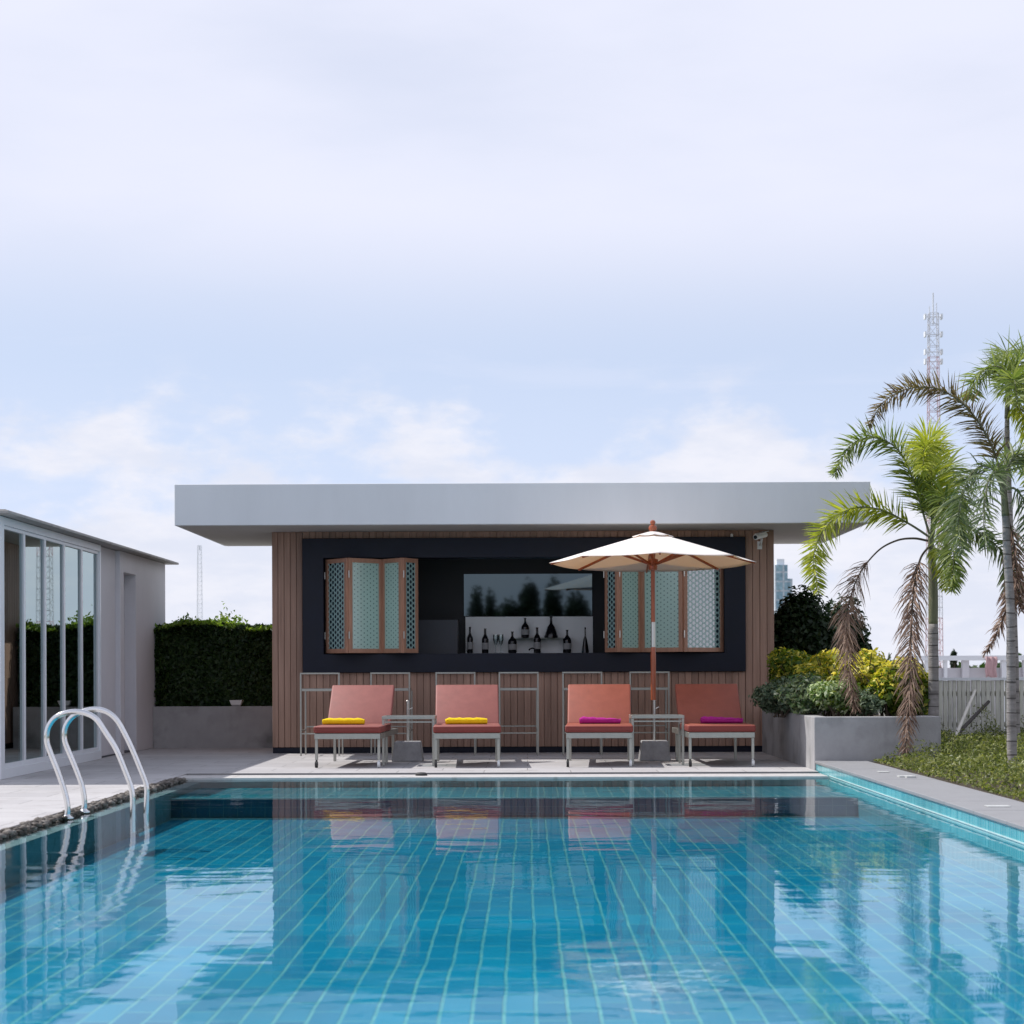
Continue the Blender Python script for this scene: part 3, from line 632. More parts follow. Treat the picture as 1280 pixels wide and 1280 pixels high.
proto = make_stool()
for i,(a,c_) in enumerate(((375,425),(463,513),(545,594),(624,673),(704,752),(788,836))):
    o = proto if i == 0 else copy_tree(proto)
    o.location = (at((a+c_)/2,900,23.72).x, 23.72, .001); o.rotation_euler.z = random.uniform(-.03,.03); o['label'] = stool_lb[i]

# ------------------------------------------------------------------ loungers
def make_lounger(cm):
    r = empty('sun_lounger', (0,0,0), 'sun lounger', 'sun lounger', 'red sun loungers in a row by the pool')
    W, Lg = .735, 1.92; hw = W/2; t = .030
    b = MB(); b.box(-hw,hw,0,1.04,.375,.452); s = b.build('seat_cushion', [cm, M['shaded_sides']], r, bevel=.018, seg=3, smooth=True)
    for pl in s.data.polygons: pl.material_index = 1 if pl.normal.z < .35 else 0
    b = MB()
    for zz in (.392,.437): b.tube([(-hw+.02,-.002,zz),(hw-.02,-.002,zz)], .004, 6)
    b.build('piping', M['piping'], s)
    A = Vector((0,1.05,.42)); B = Vector((0,1.50,.865)); d = (B-A).normalized(); n = Vector((0,-d.z,d.y))
    b = MB(); b.bar(A+n*.0, B+n*.0, W*.985, .078, (0,-d.z,d.y)); k = b.build('backrest', cm, r, bevel=.018, seg=3, smooth=True)
    b = MB()
    for sx in (-1,1): b.bar(Vector((sx*(hw-.03),1.06,.36)),B+Vector((sx*(hw-.03),.055,-.05)),.025)
    b.bar(B+Vector((-hw+.045,.058,-.06)),B+Vector((hw-.045,.058,-.06)),.025); b.bar((-hw+.1,1.40,.72),(-hw+.1,1.62,.36),.02); b.bar((hw-.1,1.40,.72),(hw-.1,1.62,.36),.02)
    b.build('backrest_frame', M['pale_metal'], k)
    b = MB(); e_ = n*-.039
    for sx in (-1,1): b.tube([A+e_+d*.02+Vector((sx*(hw-.022),0,0)), B+e_-d*.02+Vector((sx*(hw-.022),0,0))], .0035, 6)
    b.tube([B+e_-d*.02+Vector((-hw+.022,0,0)), B+e_-d*.02+Vector((hw-.022,0,0))], .0035, 6); b.build('piping', M['piping2'], k)
    b = MB(); b.box(-hw+.01,hw-.01,.004,.04,.312,.372); b.box(-hw+.01,-hw+.045,.041,Lg-.041,.312,.372); b.box(hw-.045,hw-.01,.041,Lg-.041,.312,.372); b.box(-hw+.01,hw-.01,Lg-.04,Lg,.312,.372)
    for i in range(8): y = .12+i*.22; b.box(-hw+.046,hw-.046,y,y+.05,.335,.36)
    b.build('frame', M['pale_metal'], r, bevel=.003, seg=1)
    for sx in (-1,1):
        for fy, cast in ((.03,True),(1.50,False)):
            b = MB(); b.box(sx*(hw-.028)-t/2,sx*(hw-.028)+t/2,fy,fy+t,.085 if cast else .002,.311); lg = b.build('leg', M['pale_metal'], r, bevel=.002, seg=1)
            if cast:
                c = MB(); xx = sx*(hw-.028); c.tube([(xx-.014,fy+.005,.036),(xx+.014,fy+.005,.036)], .035, 14); c.bar((xx,fy+.012,.05),(xx,fy+.018,.085),.018)
                c.build('caster', M['whiteplastic'] if sx > 0 else M['blackplastic'], lg, smooth=True)
    return r
p1 = make_lounger(M['coral']); p2 = make_lounger(M['coral2'])
c2 = copy_tree(p1); c3 = copy_tree(p2)
LG = [(p1,434,.035,'coral lounger with a yellow towel nearest the left pier of the bar'),(c2,584,-.03,'coral lounger with a yellow towel to the right of the left side table'),
      (p2,749,.04,'orange red lounger with a magenta towel left of the parasol pole, fully in sun'),(c3,902.5,-.02,'orange red lounger beside the right planter with the parasol shadow across its backrest')]
def towel(px, Y, z, wd, m, lb, rot, flat=False):
    b = MB(); n = 18; vs = []; K = 12
    for i in range(K+1):
        u = -1+2*i/K; x = u*wd/2
        ry = .058*(1+.05*math.sin(i*1.7+px)); rz = (.036 if not flat else .034+.006*(-u))*(1+.06*math.sin(i*2.3+px*.3))
        if i in (0,K): ry *= .86; rz *= .82
        for k in range(n):
            a = 2*PI*k/n; ca, sa = math.cos(a), math.sin(a)
            e = .75
            vs.append((x, ry*math.copysign(abs(ca)**e,ca), rz+rz*math.copysign(abs(sa)**e,sa)))
    fs = [(i*n+k,i*n+(k+1)%n,(i+1)*n+(k+1)%n,(i+1)*n+k) for i in range(K) for k in range(n)]+[tuple(range(n))[::-1],tuple(range(K*n,K*n+n))]
    b.add(vs, fs)
    # rolled ends: a spiral ridge
    for sx in (-1,1):
        pts = []
        for k in range(40):
            a = k*.42; q = 1-k/44; pts.append((sx*(wd/2+.001), .047*q*math.cos(a), .032+.027*q*math.sin(a)))
        b.tube(pts, .004, 5)
    # free edge of the cloth along the roll
    b.tube([(-wd/2+.01,-.052,.050),(0,-.055,.046),(wd/2-.01,-.053,.051)], .0045, 6)
    o = b.build('rolled_towel', m, smooth=True); o.location = (at(px,905,Y).x, Y, z); o.rotation_euler.z = rot
    tag(o, lb, 'towel', 'rolled towels on the loungers')
for (o,px,rz,lb) in LG:
    o.location = (at(px,950,20.75).x, 20.75, .001); o.rotation_euler.z = -rz; o['label'] = lb
SEAT = .4535
towel(429.5,21.35,SEAT,.46,M['yellow'],'rolled yellow towel on the lounger nearest the left pier',-.02)
towel(583,21.35,SEAT,.46,M['yellow'],'rolled yellow towel on the second lounger right of the left side table',.02)
towel(750,21.4,SEAT,.45,M['magenta'],'rolled magenta towel on the sunny lounger left of the parasol pole',-.01,True)
towel(902,21.4,SEAT,.46,M['magenta'],'rolled magenta towel on the lounger beside the planter',.04,True)

# ------------------------------------------------------------------ side tables, parasol bases, parasol
def make_table():
    r = empty('side_table', (0,0,0), 'side table', 'side table', 'metal side tables between the loungers')
    W, D, t = .585, .50, .03
    b = MB(); b.box(-W/2+t,W/2-t,t,D-t,.527,.54); b.build('table_top', M['clearglass'], r)
    b = MB(); b.box(-W/2,W/2,0,t,.515,.548); b.box(-W/2,W/2,D-t,D,.515,.548); b.box(-W/2,-W/2+t,t+.001,D-t-.001,.515,.548); b.box(W/2-t,W/2,t+.001,D-t-.001,.515,.548)
    b.box(-W/2+.031,W/2-.031,.004,.022,.475,.492)
    b.build('table_frame', M['pale_metal'], r, bevel=.002, seg=1)
    for sx in (-1,1):
        for y in (.002,D-t):
            b = MB(); x = sx*(W/2-t/2-.001); b.box(x-t/2+.001,x+t/2-.001,y,y+t-.002,.001,.514); b.build('leg', M['pale_metal'], r, bevel=.002, seg=1)
    return r
t1 = make_table(); t2 = copy_tree(t1)
for o,px,lb in ((t1,510.5,'square metal side table between the two loungers with yellow towels'),(t2,822.5,'square metal side table in front of the red parasol pole')):
    o.location = (at(px,950,21.15).x,21.15,.001); o['label'] = lb
def make_base():
    r = empty('concrete_weight', (0,0,0), 'weight', 'parasol weight', 'concrete parasol weights')
    b = MB(); q = .18; s = .15; b.add([(-q,-q,0),(q,-q,0),(q,q,0),(-q,q,0),(-s,-s,.23),(s,-s,.23),(s,s,.23),(-s,s,.23)],[(0,3,2,1),(4,5,6,7),(0,1,5,4),(1,2,6,5),(2,3,7,6),(3,0,4,7)])
    b.build('block', M['basestone'], r, bevel=.012, seg=2)
    b = MB(); b.lathe([(.017,.225),(.017,.69),(.022,.69),(.022,.70),(.017,.705)], n=12); b.build('socket_tube', M['steel'], r, smooth=True)
    b = MB(); b.tube([(.015,0,.60),(.055,0,.62)], .006, 8); b.build('screw_handle', M['steel'], r, smooth=True)
    return r
b1 = make_base(); b2_ = copy_tree(b1)
for o,px,lb in ((b1,510,'empty grey concrete parasol weight under the left side table'),(b2_,818,'grey concrete weight carrying the cream parasol')):
    o.location = (at(px,940,22.3).x,22.3,.001); o['label'] = lb
UX = at(816.5,800,22.3).x; UY = 22.3
um = empty('parasol', (UX,UY,.62), 'open cream canvas parasol on a red wooden pole', 'parasol')
tz = at(816,703,UY).z; az = at(816,665.5,UY).z; R_ = 1.205; tilt = math.radians(2.0)
def tl(v):  # tilt of the canopy, near side up
    v = Vector(v); y, zz = v.y, v.z-tz; return Vector((UX+v.x, UY+y*math.cos(tilt)+zz*math.sin(tilt)*.3, tz+zz-y*math.sin(tilt)))
def sag(f): return az-(az-tz)*(f**1.04)
vs = []; fs = []; NA = 64; rings = [.115,.2,.35,.5,.65,.8,.92,1]
for f in rings:
    for k in range(NA):
        a = 2*PI*k/NA; ph = (a % (PI/4))-PI/8
        rr = R_*f*(math.cos(PI/8)/math.cos(ph)); sg = (1-(ph/(PI/8))**2)
        vs.append(tl((rr*math.cos(a), rr*math.sin(a), sag(f)-.022*sg*f*(1 if f < 1 else .6))))
for i in range(len(rings)-1):
    for k in range(NA): fs.append((i*NA+k,i*NA+(k+1)%NA,(i+1)*NA+(k+1)%NA,(i+1)*NA+k))
b = MB(); b.add(vs, fs); can = b.build('canopy', M['fabric'], um, smooth='all')
sm = can.modifiers.new('thickness','SOLIDIFY'); sm.thickness = .003
vs = []; fs = []; rv = [0.012,.08,.14,.2]
for f in rv:
    for k in range(NA):
        a = 2*PI*k/NA; ph = (a % (PI/4))-PI/8
        rr = R_*f*(math.cos(PI/8)/math.cos(ph)); vs.append(tl((rr*math.cos(a), rr*math.sin(a), sag(f)+.02-(.01*(1-(ph/(PI/8))**2) if f > .1 else 0))))
for i in range(len(rv)-1):
    for k in range(NA): fs.append((i*NA+k,i*NA+(k+1)%NA,(i+1)*NA+(k+1)%NA,(i+1)*NA+k))
b = MB(); b.add(vs, fs); vc = b.build('vent_cap', M['fabric'], can, smooth='all'); sm = vc.modifiers.new('thickness','SOLIDIFY'); sm.thickness = .003
hz = at(816,703,UY).z
for k in range(8):
    a = 2*PI*k/8; ca, sa = math.cos(a), math.sin(a)
    b = MB(); b.bar(tl((.05*ca,.05*sa,az-.05)), tl((R_*.985*ca,R_*.985*sa,tz-.012)), .018, .024); rb = b.build('rib', M['redwood'], um)
    b = MB(); b.bar((UX+.045*ca,UY+.045*sa,hz-.02), tl((R_*.46*ca,R_*.46*sa,sag(.46)-.035)), .016, .022); b.build('strut', M['redwood'], um)
b = MB(); b.lathe([(.02,-.09),(.05,-.085),(.055,-.04),(.045,-.035),(.045,-.01),(.06,-.005),(.06,.035),(.03,.045)], (UX,UY,hz), 16); b.build('hub', M['redwood'], um, smooth=True)
b = MB(); b.lathe([(.03,.70),(.031,1.2),(.028,1.31),(.024,1.32)], (UX,UY,0), 16); b.lathe([(.024,1.60),(.024,1.61),(.023,az-.02)], (UX,UY,0), 16); po = b.build('pole', M['redwood'], um, smooth=True)
b = MB(); b.lathe([(.0262,1.315),(.0262,1.605)], (UX,UY,0), 16); b.build('ferrule', M['steel'], po, smooth=True)
b = MB(); b.lathe([(.03,0),(.042,.01),(.05,.035),(.04,.065),(.02,.075),(.028,.09),(.032,.105),(.024,.125),(0,.135)], (UX,UY,az+.012), 16); b.build('finial', M['redwood'], um, smooth=True)

# ------------------------------------------------------------------ pool ladder
lad = empty('pool_ladder', (at(84,1021,14).x,14.3,0), 'polished steel pool ladder with two arched handrails at the left pool edge', 'pool ladder')
R1 = [(84,1020),(84.5,1008),(81,990),(73,966),(62,938),(58.5,925),(60,910),(68,898),(81,891.5),(95,889.5),(109,892),(121,899.5),(133,917),(145,936),(156,962),(163.5,982),(166,998),(166,1024),(166,1040)]
R2 = [(105,1012.5),(105.5,1000),(102,980),(93,956),(83,932),(80.5,921),(82,908),(90,896.5),(104,889),(120,886.5),(134,890),(146,900),(156,917),(166,938),(176,962),(183,981),(183.5,998),(182.5,1018),(182.5,1033)]
for Rp, Y in ((R1,14.03),(R2,14.62)):
    b = MB(); pts = spline([at(x,y,Y) for x,y in Rp],5); b.tube(pts, .0205, 14); rl = b.build('handrail', M['chrome'], lad, smooth=True)
    b = MB(); f0 = pts[0]; b.lathe([(.0212,0),(.05,0),(.05,.008),(.03,.016),(.0212,.03)], (f0.x,f0.y,-.022), 18); b.build('flange', M['chrome'], rl, smooth=True)
b = MB(); pa, pb = at(166,1035,14.03), at(182.5,1030,14.62); b.box(pa.x-.04,pa.x+.04,14.05,14.6,-.16,-.135); b.build('step', M['chrome'], lad)

# ------------------------------------------------------------------ glass fronted building at left
BX = -5.17; BY0, BY1 = 18.68, 27.25; BZ = 2.585
gb = empty('glass_pavilion', (BX-2,BY0,0), 'pale rendered building with tall sliding glass panels and thin roof slab', 'building')
gy0, gy1 = 18.78, 23.08; pz0, pz1 = .10, 2.50
b = MB()
b.box(BX-.22,BX-.03,gy1+.06,24.22,.001,BZ-.004)
b.box(BX-.25,BX+.03,24.221,24.44,.001,BZ-.005); b.box(BX-.25,BX+.03,25.20,BY1,.001,BZ-.005); b.box(BX-.25,BX+.03,24.441,25.199,2.32,BZ-.005)
b.box(BX-4.8,BX-.03,BY1-.2,BY1-.001,.001,BZ-.006); b.box(BX-4.8,BX-4.6,BY0+.1,BY1-.201,.001,BZ-.006)
b.box(BX-4.6,BX-1.6,BY0+.02,BY0+.2,.001,BZ-.006)
b.build('wall', M['render'], gb, bevel=.004, seg=1)
b = MB(); b.box(BX-.16,BX-.12,24.441,25.199,.001,2.319); dr = b.build('door', M['render'], gb)
b = MB(); b.tube([(BX-.10,24.52,1.0),(BX-.07,24.52,1.0),(BX-.07,24.64,1.0)], .009, 8); b.build('handle', M['steel'], dr, smooth=True)
b = MB(); b.box(BX-.6,BX-.2,23.3,24.2,.001,2.55); b.box(BX-4.5,BX-4.3,19.3,26,.001,2.55); b.box(BX-4.2,BX-.3,26.9,27,.01,2.55); b.build('inner_wall', M['tealwall'], gb)
b = MB(); b.box(BX-4.5,BX-.02,BY0+.05,BY1-.3,.002,.02); b.build('inner_floor', M['greywall'], gb)
b = MB(); b.box(BX-.05,BX+.03,gy0,gy1+.055,.001,pz0); b.box(BX-.05,BX+.03,gy0,gy1+.055,pz1,BZ-.006); b.box(BX-.05,BX+.03,gy1,gy1+.055,pz0+.001,pz1-.001); b.box(BX-.06,BX+.035,BY0,gy0+.05,.001,BZ-.007)
b.box(BX-1.6,BX-.061,BY0+.02,BY0+.1,.001,.1); b.box(BX-1.6,BX-.061,BY0+.02,BY0+.1,pz1,BZ-.007)
b.build('window_frame', M['alu'], gb, bevel=.003, seg=1)
npan = 5; pw = (gy1-gy0-.052)/npan
for i in range(npan):
    ya = gy0+.051+i*pw; yb = ya+pw-.002; off = 0
    b = MB(); b.box(BX-.018-off,BX-.010-off,ya+.03,yb-.03,pz0+.04,pz1-.03); g = b.build('glass_panel', M['window'], gb)
    b = MB(); b.box(BX-.035,BX+.012,ya,ya+.034,pz0+.001,pz1-.002); b.box(BX-.035,BX+.012,yb-.034,yb,pz0+.001,pz1-.002)
    b.box(BX-.035,BX+.012,ya+.035,yb-.035,pz0+.001,pz0+.045); b.box(BX-.035,BX+.012,ya+.035,yb-.035,pz1-.035,pz1-.002); b.build('panel_frame', M['alu'], g, bevel=.002, seg=1)
b = MB(); b.box(BX-1.6,BX-.062,BY0+.05,BY0+.06,.101,pz1-.001); b.build('glass_panel', M['window'], gb)
b = MB(); b.box(BX-5.0,BX+.17,BY0-.2,BY1+.3,BZ,BZ+.028); b.box(BX-4.9,BX+.12,BY0-.12,BY1+.22,BZ+.029,BZ+.045); b.build('roof', M['roofedge'], gb, bevel=.004, seg=1)

# ------------------------------------------------------------------ left planter, hedge, wall light
HPX0, HPX1 = -5.135, -3.0; HY0 = 26.3; HPZ = .57
b = MB(); b.box(HPX0,X0+.6,27.12,27.32,.001,HPZ) if False else None
b.box(HPX0,-3.30,HY0,HY0+.15,.001,HPZ); b.box(HPX0,HPX0+.15,HY0+.151,28.2,.001,HPZ-.002); b.box(HPX0,-3.30,28.201,28.35,.001,HPZ-.002)
hp = b.build('planter', M['planter'], origin=(-4.2,HY0,0)); tag(hp, 'long grey planter wall under the tall dark hedge', 'planter')
b = MB(); b.box(HPX0+.151,-3.30,HY0+.151,28.2,.02,HPZ-.06); b.build('soil', M['soil'], hp, origin=(-4.2,HY0,0)).parent = hp
hz1 = at(270,779,26.5).z
def hedge():
    r = empty('hedge', (-4.2,27.0,HPZ-.06), 'tall dense dark green clipped hedge with tips coloured as sunlit', 'hedge')
    x0,x1,y0,y1,z0 = -5.16,-3.31,26.28,27.6,HPZ-.04
    P = []; Nn = []
    n = 15000
    u = rng.uniform(x0,x1,n); v = rng.uniform(z0,hz1-.03,n)
    wob = .05*np.sin(u*5.1)+.05*np.sin(v*6.3+u*3)+.03*np.sin(u*13+v*11)
    P.append(np.stack([u, y0+.24+wob+np.abs(rng.normal(0,.09,n)), v],1)); Nn.append(np.tile([0,-1,.35],(n,1)))
    n = 7000; u = rng.uniform(x0,x1,n); t = rng.uniform(y0+.2,y1,n)
    top = hz1-.06+.05*np.sin(u*4+1)+.04*np.sin(u*11+t*7)+.04*np.sin(t*5)
    P.append(np.stack([u,t,top-np.abs(rng.normal(0,.07,n))],1)); Nn.append(np.tile([0,-.2,1],(n,1)))
    n = 3500; t = rng.uniform(y0+.1,y1,n); v = rng.uniform(z0,hz1-.05,n); P.append(np.stack([x0+.04+np.abs(rng.normal(0,.08,n)),t,v],1)); Nn.append(np.tile([-1,0,.3],(n,1)))
    P = np.concatenate(P); Nn = np.concatenate(Nn).astype(float)
    v, f = leafmesh(P, Nn, .075, .5, .6)
    meshobj('leaves', v, f, M['hedgeleaf'], r)
    n = 2600; u = rng.uniform(x0,x1,n); bump = .5+.5*np.sin(u*3.2+2.2)+.5*np.sin(u*9+1); t = rng.uniform(y0+.1,y1-.3,n)
    zz = hz1-.05+.05*np.sin(u*4+1)+rng.exponential(.035,n)*np.clip(bump,.3,2)
    v, f = leafmesh(np.stack([u,t,zz],1), np.stack([rng.normal(0,.8,n),rng.normal(0,.8,n)-.3,np.full(n,.5)],1), .075, .42, .5)
    meshobj('sunlit_leaves', v, f, M['hedgetip'], r)  # brighter green paints sunlight onto the top of the hedge
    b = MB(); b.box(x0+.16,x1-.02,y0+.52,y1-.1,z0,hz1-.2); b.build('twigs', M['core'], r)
hedge()
p = at(295.5,884,26.36)
wl = empty('wall_light', (p.x,26.37,HPZ), 'small pale box light on top of the hedge planter wall', 'wall light')
b = MB(); b.prism([(p.x-.06,26.32),(p.x+.06,26.32),(p.x+.06,26.42),(p.x-.06,26.42)], HPZ+.001, HPZ+.02); b.build('foot', M['concrete'], wl)
b = MB(); b.add([(p.x-.065,26.315,HPZ+.021),(p.x+.065,26.315,HPZ+.021),(p.x+.065,26.43,HPZ+.021),(p.x-.065,26.43,HPZ+.021),(p.x-.09,26.30,HPZ+.085),(p.x+.09,26.30,HPZ+.085),(p.x+.09,26.44,HPZ+.085),(p.x-.09,26.44,HPZ+.085)],
   [(0,3,2,1),(4,5,6,7),(0,1,5,4),(1,2,6,5),(2,3,7,6),(3,0,4,7)]); b.build('housing', M['whiteplastic'], wl, bevel=.004)

# ------------------------------------------------------------------ right planter and its shrubs
PX0_, PX1_ = 2.985, 4.30; PZ = .555
b = MB(); b.box(PX0_,PX1_,20.0,20.15,-.3,PZ); b.box(PX0_,PX0_+.15,20.151,24.44,-.3,PZ-.001); b.box(PX1_-.15,PX1_,20.151,24.8,-.3,PZ-.001); b.box(3.24,PX1_-.151,24.65,24.8,-.3,PZ-.001)
rp_ = b.build('planter', M['planter'], origin=(3.6,20,0), bevel=.006, seg=1); tag(rp_, 'grey rendered planter with bright shrubs at the corner of the pool', 'planter')
b = MB(); b.box(PX0_+.151,PX1_-.151,20.151,24.64,0,PZ-.05); b.build('soil', M['soil'], rp_)
bpy.data.objects[-1] if False else None
def shrub(name, px, py, Y, rx, ry, rz, n, size, mats, probs, lb, group, aspect=.45, lumps=10, top=None):
    c = at(px,py,Y); base = PZ-.05; rx *= 1.12; n = int(n*1.2)
    r = empty(name, (c.x,Y,base), lb, 'shrub', group)
    P, Nn = blob_points((c.x,Y,c.z), (rx,ry,rz), n, lumps, .55)
    k = P[:,2] > base+.01; P, Nn = P[k], Nn[k]
    Nn = Nn*.7+np.array([0,0,.5])
    v, f = leafmesh(P, Nn, size, aspect, .45)
    if len(mats) > 1:
        hgt = (P[:,2]-(c.z-rz))/(2*rz); pr = np.clip(probs+top*(hgt-.5), 0, 1) if top else np.full(len(P),probs)
        mi = (rng.random(len(P)) > pr).astype(int)
    else: mi = None
    meshobj('foliage', v, f, mats, r, mi)
    b = MB()
    for i in range(9):
        d = Vector((random.uniform(-.8,.8)*rx,random.uniform(-.8,.8)*ry,random.uniform(.1,.7)*rz))
        b.tube([(c.x+random.uniform(-.08,.08),Y+random.uniform(-.08,.08),base),(c.x+d.x*.5,Y+d.y*.5,c.z-rz*.2),(c.x+d.x,Y+d.y,c.z+d.z)], [.012,.008,.004], 5)
    b.build('stems', M['bark'], r)
SG = 'shrubs in the right planter'
shrub('shrub',974,874,22.0,.36,.5,.24,4200,.062,[M['greyleaf']],1,'low grey green shrub spilling over the planter beside the end lounger',SG)
shrub('shrub',1012,868,21.2,.30,.4,.22,3400,.062,[M['greyleaf'],M['variegated']],.45,'low grey and cream leaved shrub next to the white flecked one',SG)
shrub('shrub',1048,872,20.75,.33,.4,.22,4200,.062,[M['variegated'],M['crotongreen']],.72,'low white flecked shrub at the front corner of the planter',SG)
shrub('shrub',1085,878,20.6,.16,.3,.17,1300,.06,[M['greyleaf']],1,'small dark grey green shrub behind the left hanging dry frond',SG)
shrub('shrub',992,838,23.3,.34,.5,.30,3600,.085,[M['croton'],M['crotongreen']],.25,'mostly green shrub against the timber pier behind the low shrubs',SG,top=.5)
shrub('shrub',1036,838,22.2,.36,.5,.27,3800,.085,[M['croton'],M['crotongreen']],.72,'golden yellow shrub at the middle of the planter',SG,top=.9)
shrub('shrub',1082,836,21.7,.30,.5,.26,3200,.085,[M['croton'],M['crotongreen']],.75,'bright yellow shrub between the two hanging dry fronds',SG,top=.9)
shrub('shrub',1112,858,20.75,.32,.4,.36,3600,.09,[M['croton'],M['crotongreen']],.35,'yellow topped glossy green shrub spilling over the planter front',SG,top=1.3)
shrub('shrub',1146,862,20.9,.20,.4,.36,2200,.09,[M['croton'],M['crotongreen']],.40,'yellow green shrub beside the ringed palm trunk',SG,top=1.1)

shrub('shrub',1062,852,21.2,.24,.35,.24,2400,.08,[M['croton'],M['crotongreen']],.6,'yellow green shrub filling the gap left of the first hanging dry frond',SG,top=1.0)
shrub('shrub',1018,850,21.9,.26,.35,.20,2200,.08,[M['crotongreen'],M['croton']],.5,'small mid green shrub above the grey leaved ones',SG,top=-.8)
# dark trees behind the bar
def tree(px0, px1, py0, Y, n, size, mname, lb, group, base=0, trunk=.06, lumps=22, name='tree', zc=None):
    a = at(px0,py0,Y); c_ = at(px1,py0,Y); cx = (a.x+c_.x)/2; rx = (c_.x-a.x)/2; ztop = a.z; zlow = zc if zc is not None else base+.35*(ztop-base)
    r = empty(name, (cx,Y,base), lb, 'tree', group); zc_ = (ztop+zlow)/2; rz = (ztop-zlow)/2
    P, Nn = blob_points((cx,Y,zc_), (rx,rx*.9,rz), n, lumps, .5)
    v, f = leafmesh(P, Nn*.7+np.array([0,0,.4]), size, .5, .5); meshobj('crown', v, f, M[mname], r)
    b = MB(); b.tube(spline([(cx,Y,base),(cx+.03,Y,(base+zlow)/2),(cx-.02,Y,zlow),(cx,Y,zc_)],3), [trunk*(1-.07*i) for i in range(10)], 9)
    for i in range(8):
        th = i*.8; b.tube([(cx,Y,zlow-.05*i*rz*.3),(cx+.4*rx*math.cos(th),Y+.4*rx*math.sin(th),zc_-.2*rz),(cx+.75*rx*math.cos(th),Y+.75*rx*math.sin(th),zc_+.4*rz*math.sin(i*1.9))],[trunk*.5,trunk*.3,trunk*.12],6)
    b.build('trunk', M['bark'], r, smooth=True)
TG = 'dark trees right of the bar'
tree(956,1048,740,26.6,15000,.10,'darkleaf','dense dark green tree close against the right side of the bar',TG,-.002,.06,zc=.35)
tree(1000,1090,752,27.3,13000,.10,'darkleaf','dark green tree showing left of the drooping dry frond',TG,-.002,.06,zc=.35)
tree(1058,1092,772,26.9,1300,.08,'darkleaf','thin dark tree with an open twig reaching past the dry frond',TG,-.002,.03,10,zc=.7)

# ------------------------------------------------------------------ ground cover on the bed
n = 100000
X = rng.uniform(3.56,8.4,n); Y = rng.uniform(11,24.9,n); k = ~((X < 4.38) & (Y > 19.9)); X, Y = X[k], Y[k]
hgt = .05+.05*np.sin(X*3.1+Y*1.3)+.04*np.sin(X*7+Y*5)+.03*np.sin(Y*11-X*4); edge = np.clip((X-3.55)/.25,.25,1)
Zp = .10+np.clip(rng.random(len(X))**.7*(.09+hgt),.0,.22)*edge
wx = rng.normal(0,.16,3200)+rng.choice([5.15,5.9,6.35,6.9],3200); wy = rng.uniform(24.2,24.66,3200); wz = .1+rng.random(3200)**1.8*(.30+.2*np.sin(wx*9))
X = np.concatenate([X,wx]); Y = np.concatenate([Y,wy]); Zp = np.concatenate([Zp,wz])
v, f = leafmesh(np.stack([X,Y,Zp],1), np.stack([rng.normal(0,.5,len(X)),rng.normal(-.2,.5,len(X)),np.full(len(X),.8)],1), .042, .34, .55)
tag(meshobj('ground_cover', v, f, M['cover']), 'low weedy green ground cover on the bed beside the pool', 'ground cover', kind='stuff')

# ------------------------------------------------------------------ palms
def frond(r, path, Y, m, n=46, ln=.36, droop=.35, wid=.024, rach=.013, name='frond', spread=1.0, start=.14, plume=.55, label=None, fwd=.55, mrach='crownshaft', dens=3):
    pts = spline([at(p[0],p[1],Y+(p[2] if len(p) > 2 else 0)) for p in path], 8)
    K = len(pts); cum_ = [0]
    for i in range(1,K): cum_.append(cum_[-1]+(pts[i]-pts[i-1]).length)
    T = cum_[-1]
    def sample(u):
        d = u*T
        for i in range(1,K):
            if cum_[i] >= d or i == K-1:
                t = (d-cum_[i-1])/max(1e-6,cum_[i]-cum_[i-1]); return pts[i-1].lerp(pts[i],t), (pts[i]-pts[i-1]).normalized()
    b = MB(); b.cur = 0
    b.tube(pts, [rach*(1-.8*i/(K-1)) for i in range(K)], 6)
    b.cur = 1
    for i in range(n):
        u = start+(1-start)*(i+random.uniform(-.3,.3))/n; u = min(max(u,0),.999)
        P, t = sample(u); s = t.cross(Vector((0,0,1)))
        if s.length < .25: s = s+Vector((.5,-.35,0))
        s.normalize(); upv = s.cross(t).normalized()
        lenf = ln*(math.sin(PI*min(1,(.18+.80*u)))**.55)
        for sg in (-1,1):
            for q in range(dens):
                a = random.gauss(0,plume)+(q-(dens-1)/2)*.62
                side = (s*sg*math.cos(a)+upv*math.sin(a)).normalized()
                d = (side*spread+t*(fwd+random.uniform(-.12,.12))+Vector((random.gauss(0,.07),)*3)).normalized()
                l = lenf*(random.uniform(.78,1.1) if m != 'dry' else random.uniform(.45,1.25)); w_ = wid*random.uniform(.75,1.15)
                wv = d.cross(upv if abs(d.dot(upv)) < .9 else s).normalized(); wv = (wv*.8+Vector((random.gauss(0,.4),random.gauss(0,.4),random.gauss(0,.4)))).normalized()
                wv = (wv-d*wv.dot(d)).normalized()
                row = []; p_ = P.copy(); dd = d.copy()
                for j,(ww) in enumerate((.45,1,.72,.06)):
                    row.append((p_-wv*w_*ww/2, p_+wv*w_*ww/2)); p_ = p_+dd*(l/3); dd = (dd+Vector((0,0,-droop*(.45+.5*j)))).normalized()
                vs = [x for pr in row for x in pr]; b.add(vs, [(2*j,2*j+1,2*j+3,2*j+2) for j in range(3)])
    o = b.build(name, [M[mrach], M[m]], r)
    if label: o['label'] = label
def trunk(r, path, r0, r1, Y):
    pts = spline([at(p[0],p[1],Y) for p in path], 10); n = len(pts)
    b = MB(); rr = []
    for i in range(n):
        q = r0+(r1-r0)*i/(n-1); rr.append(q*(1+(.06 if i % 4 == 0 else 0))*(1.25 if i == 0 else 1.1 if i == 1 else 1))
    b.tube(pts, rr, 14); b.build('trunk', M['trunk'], r, smooth='all')
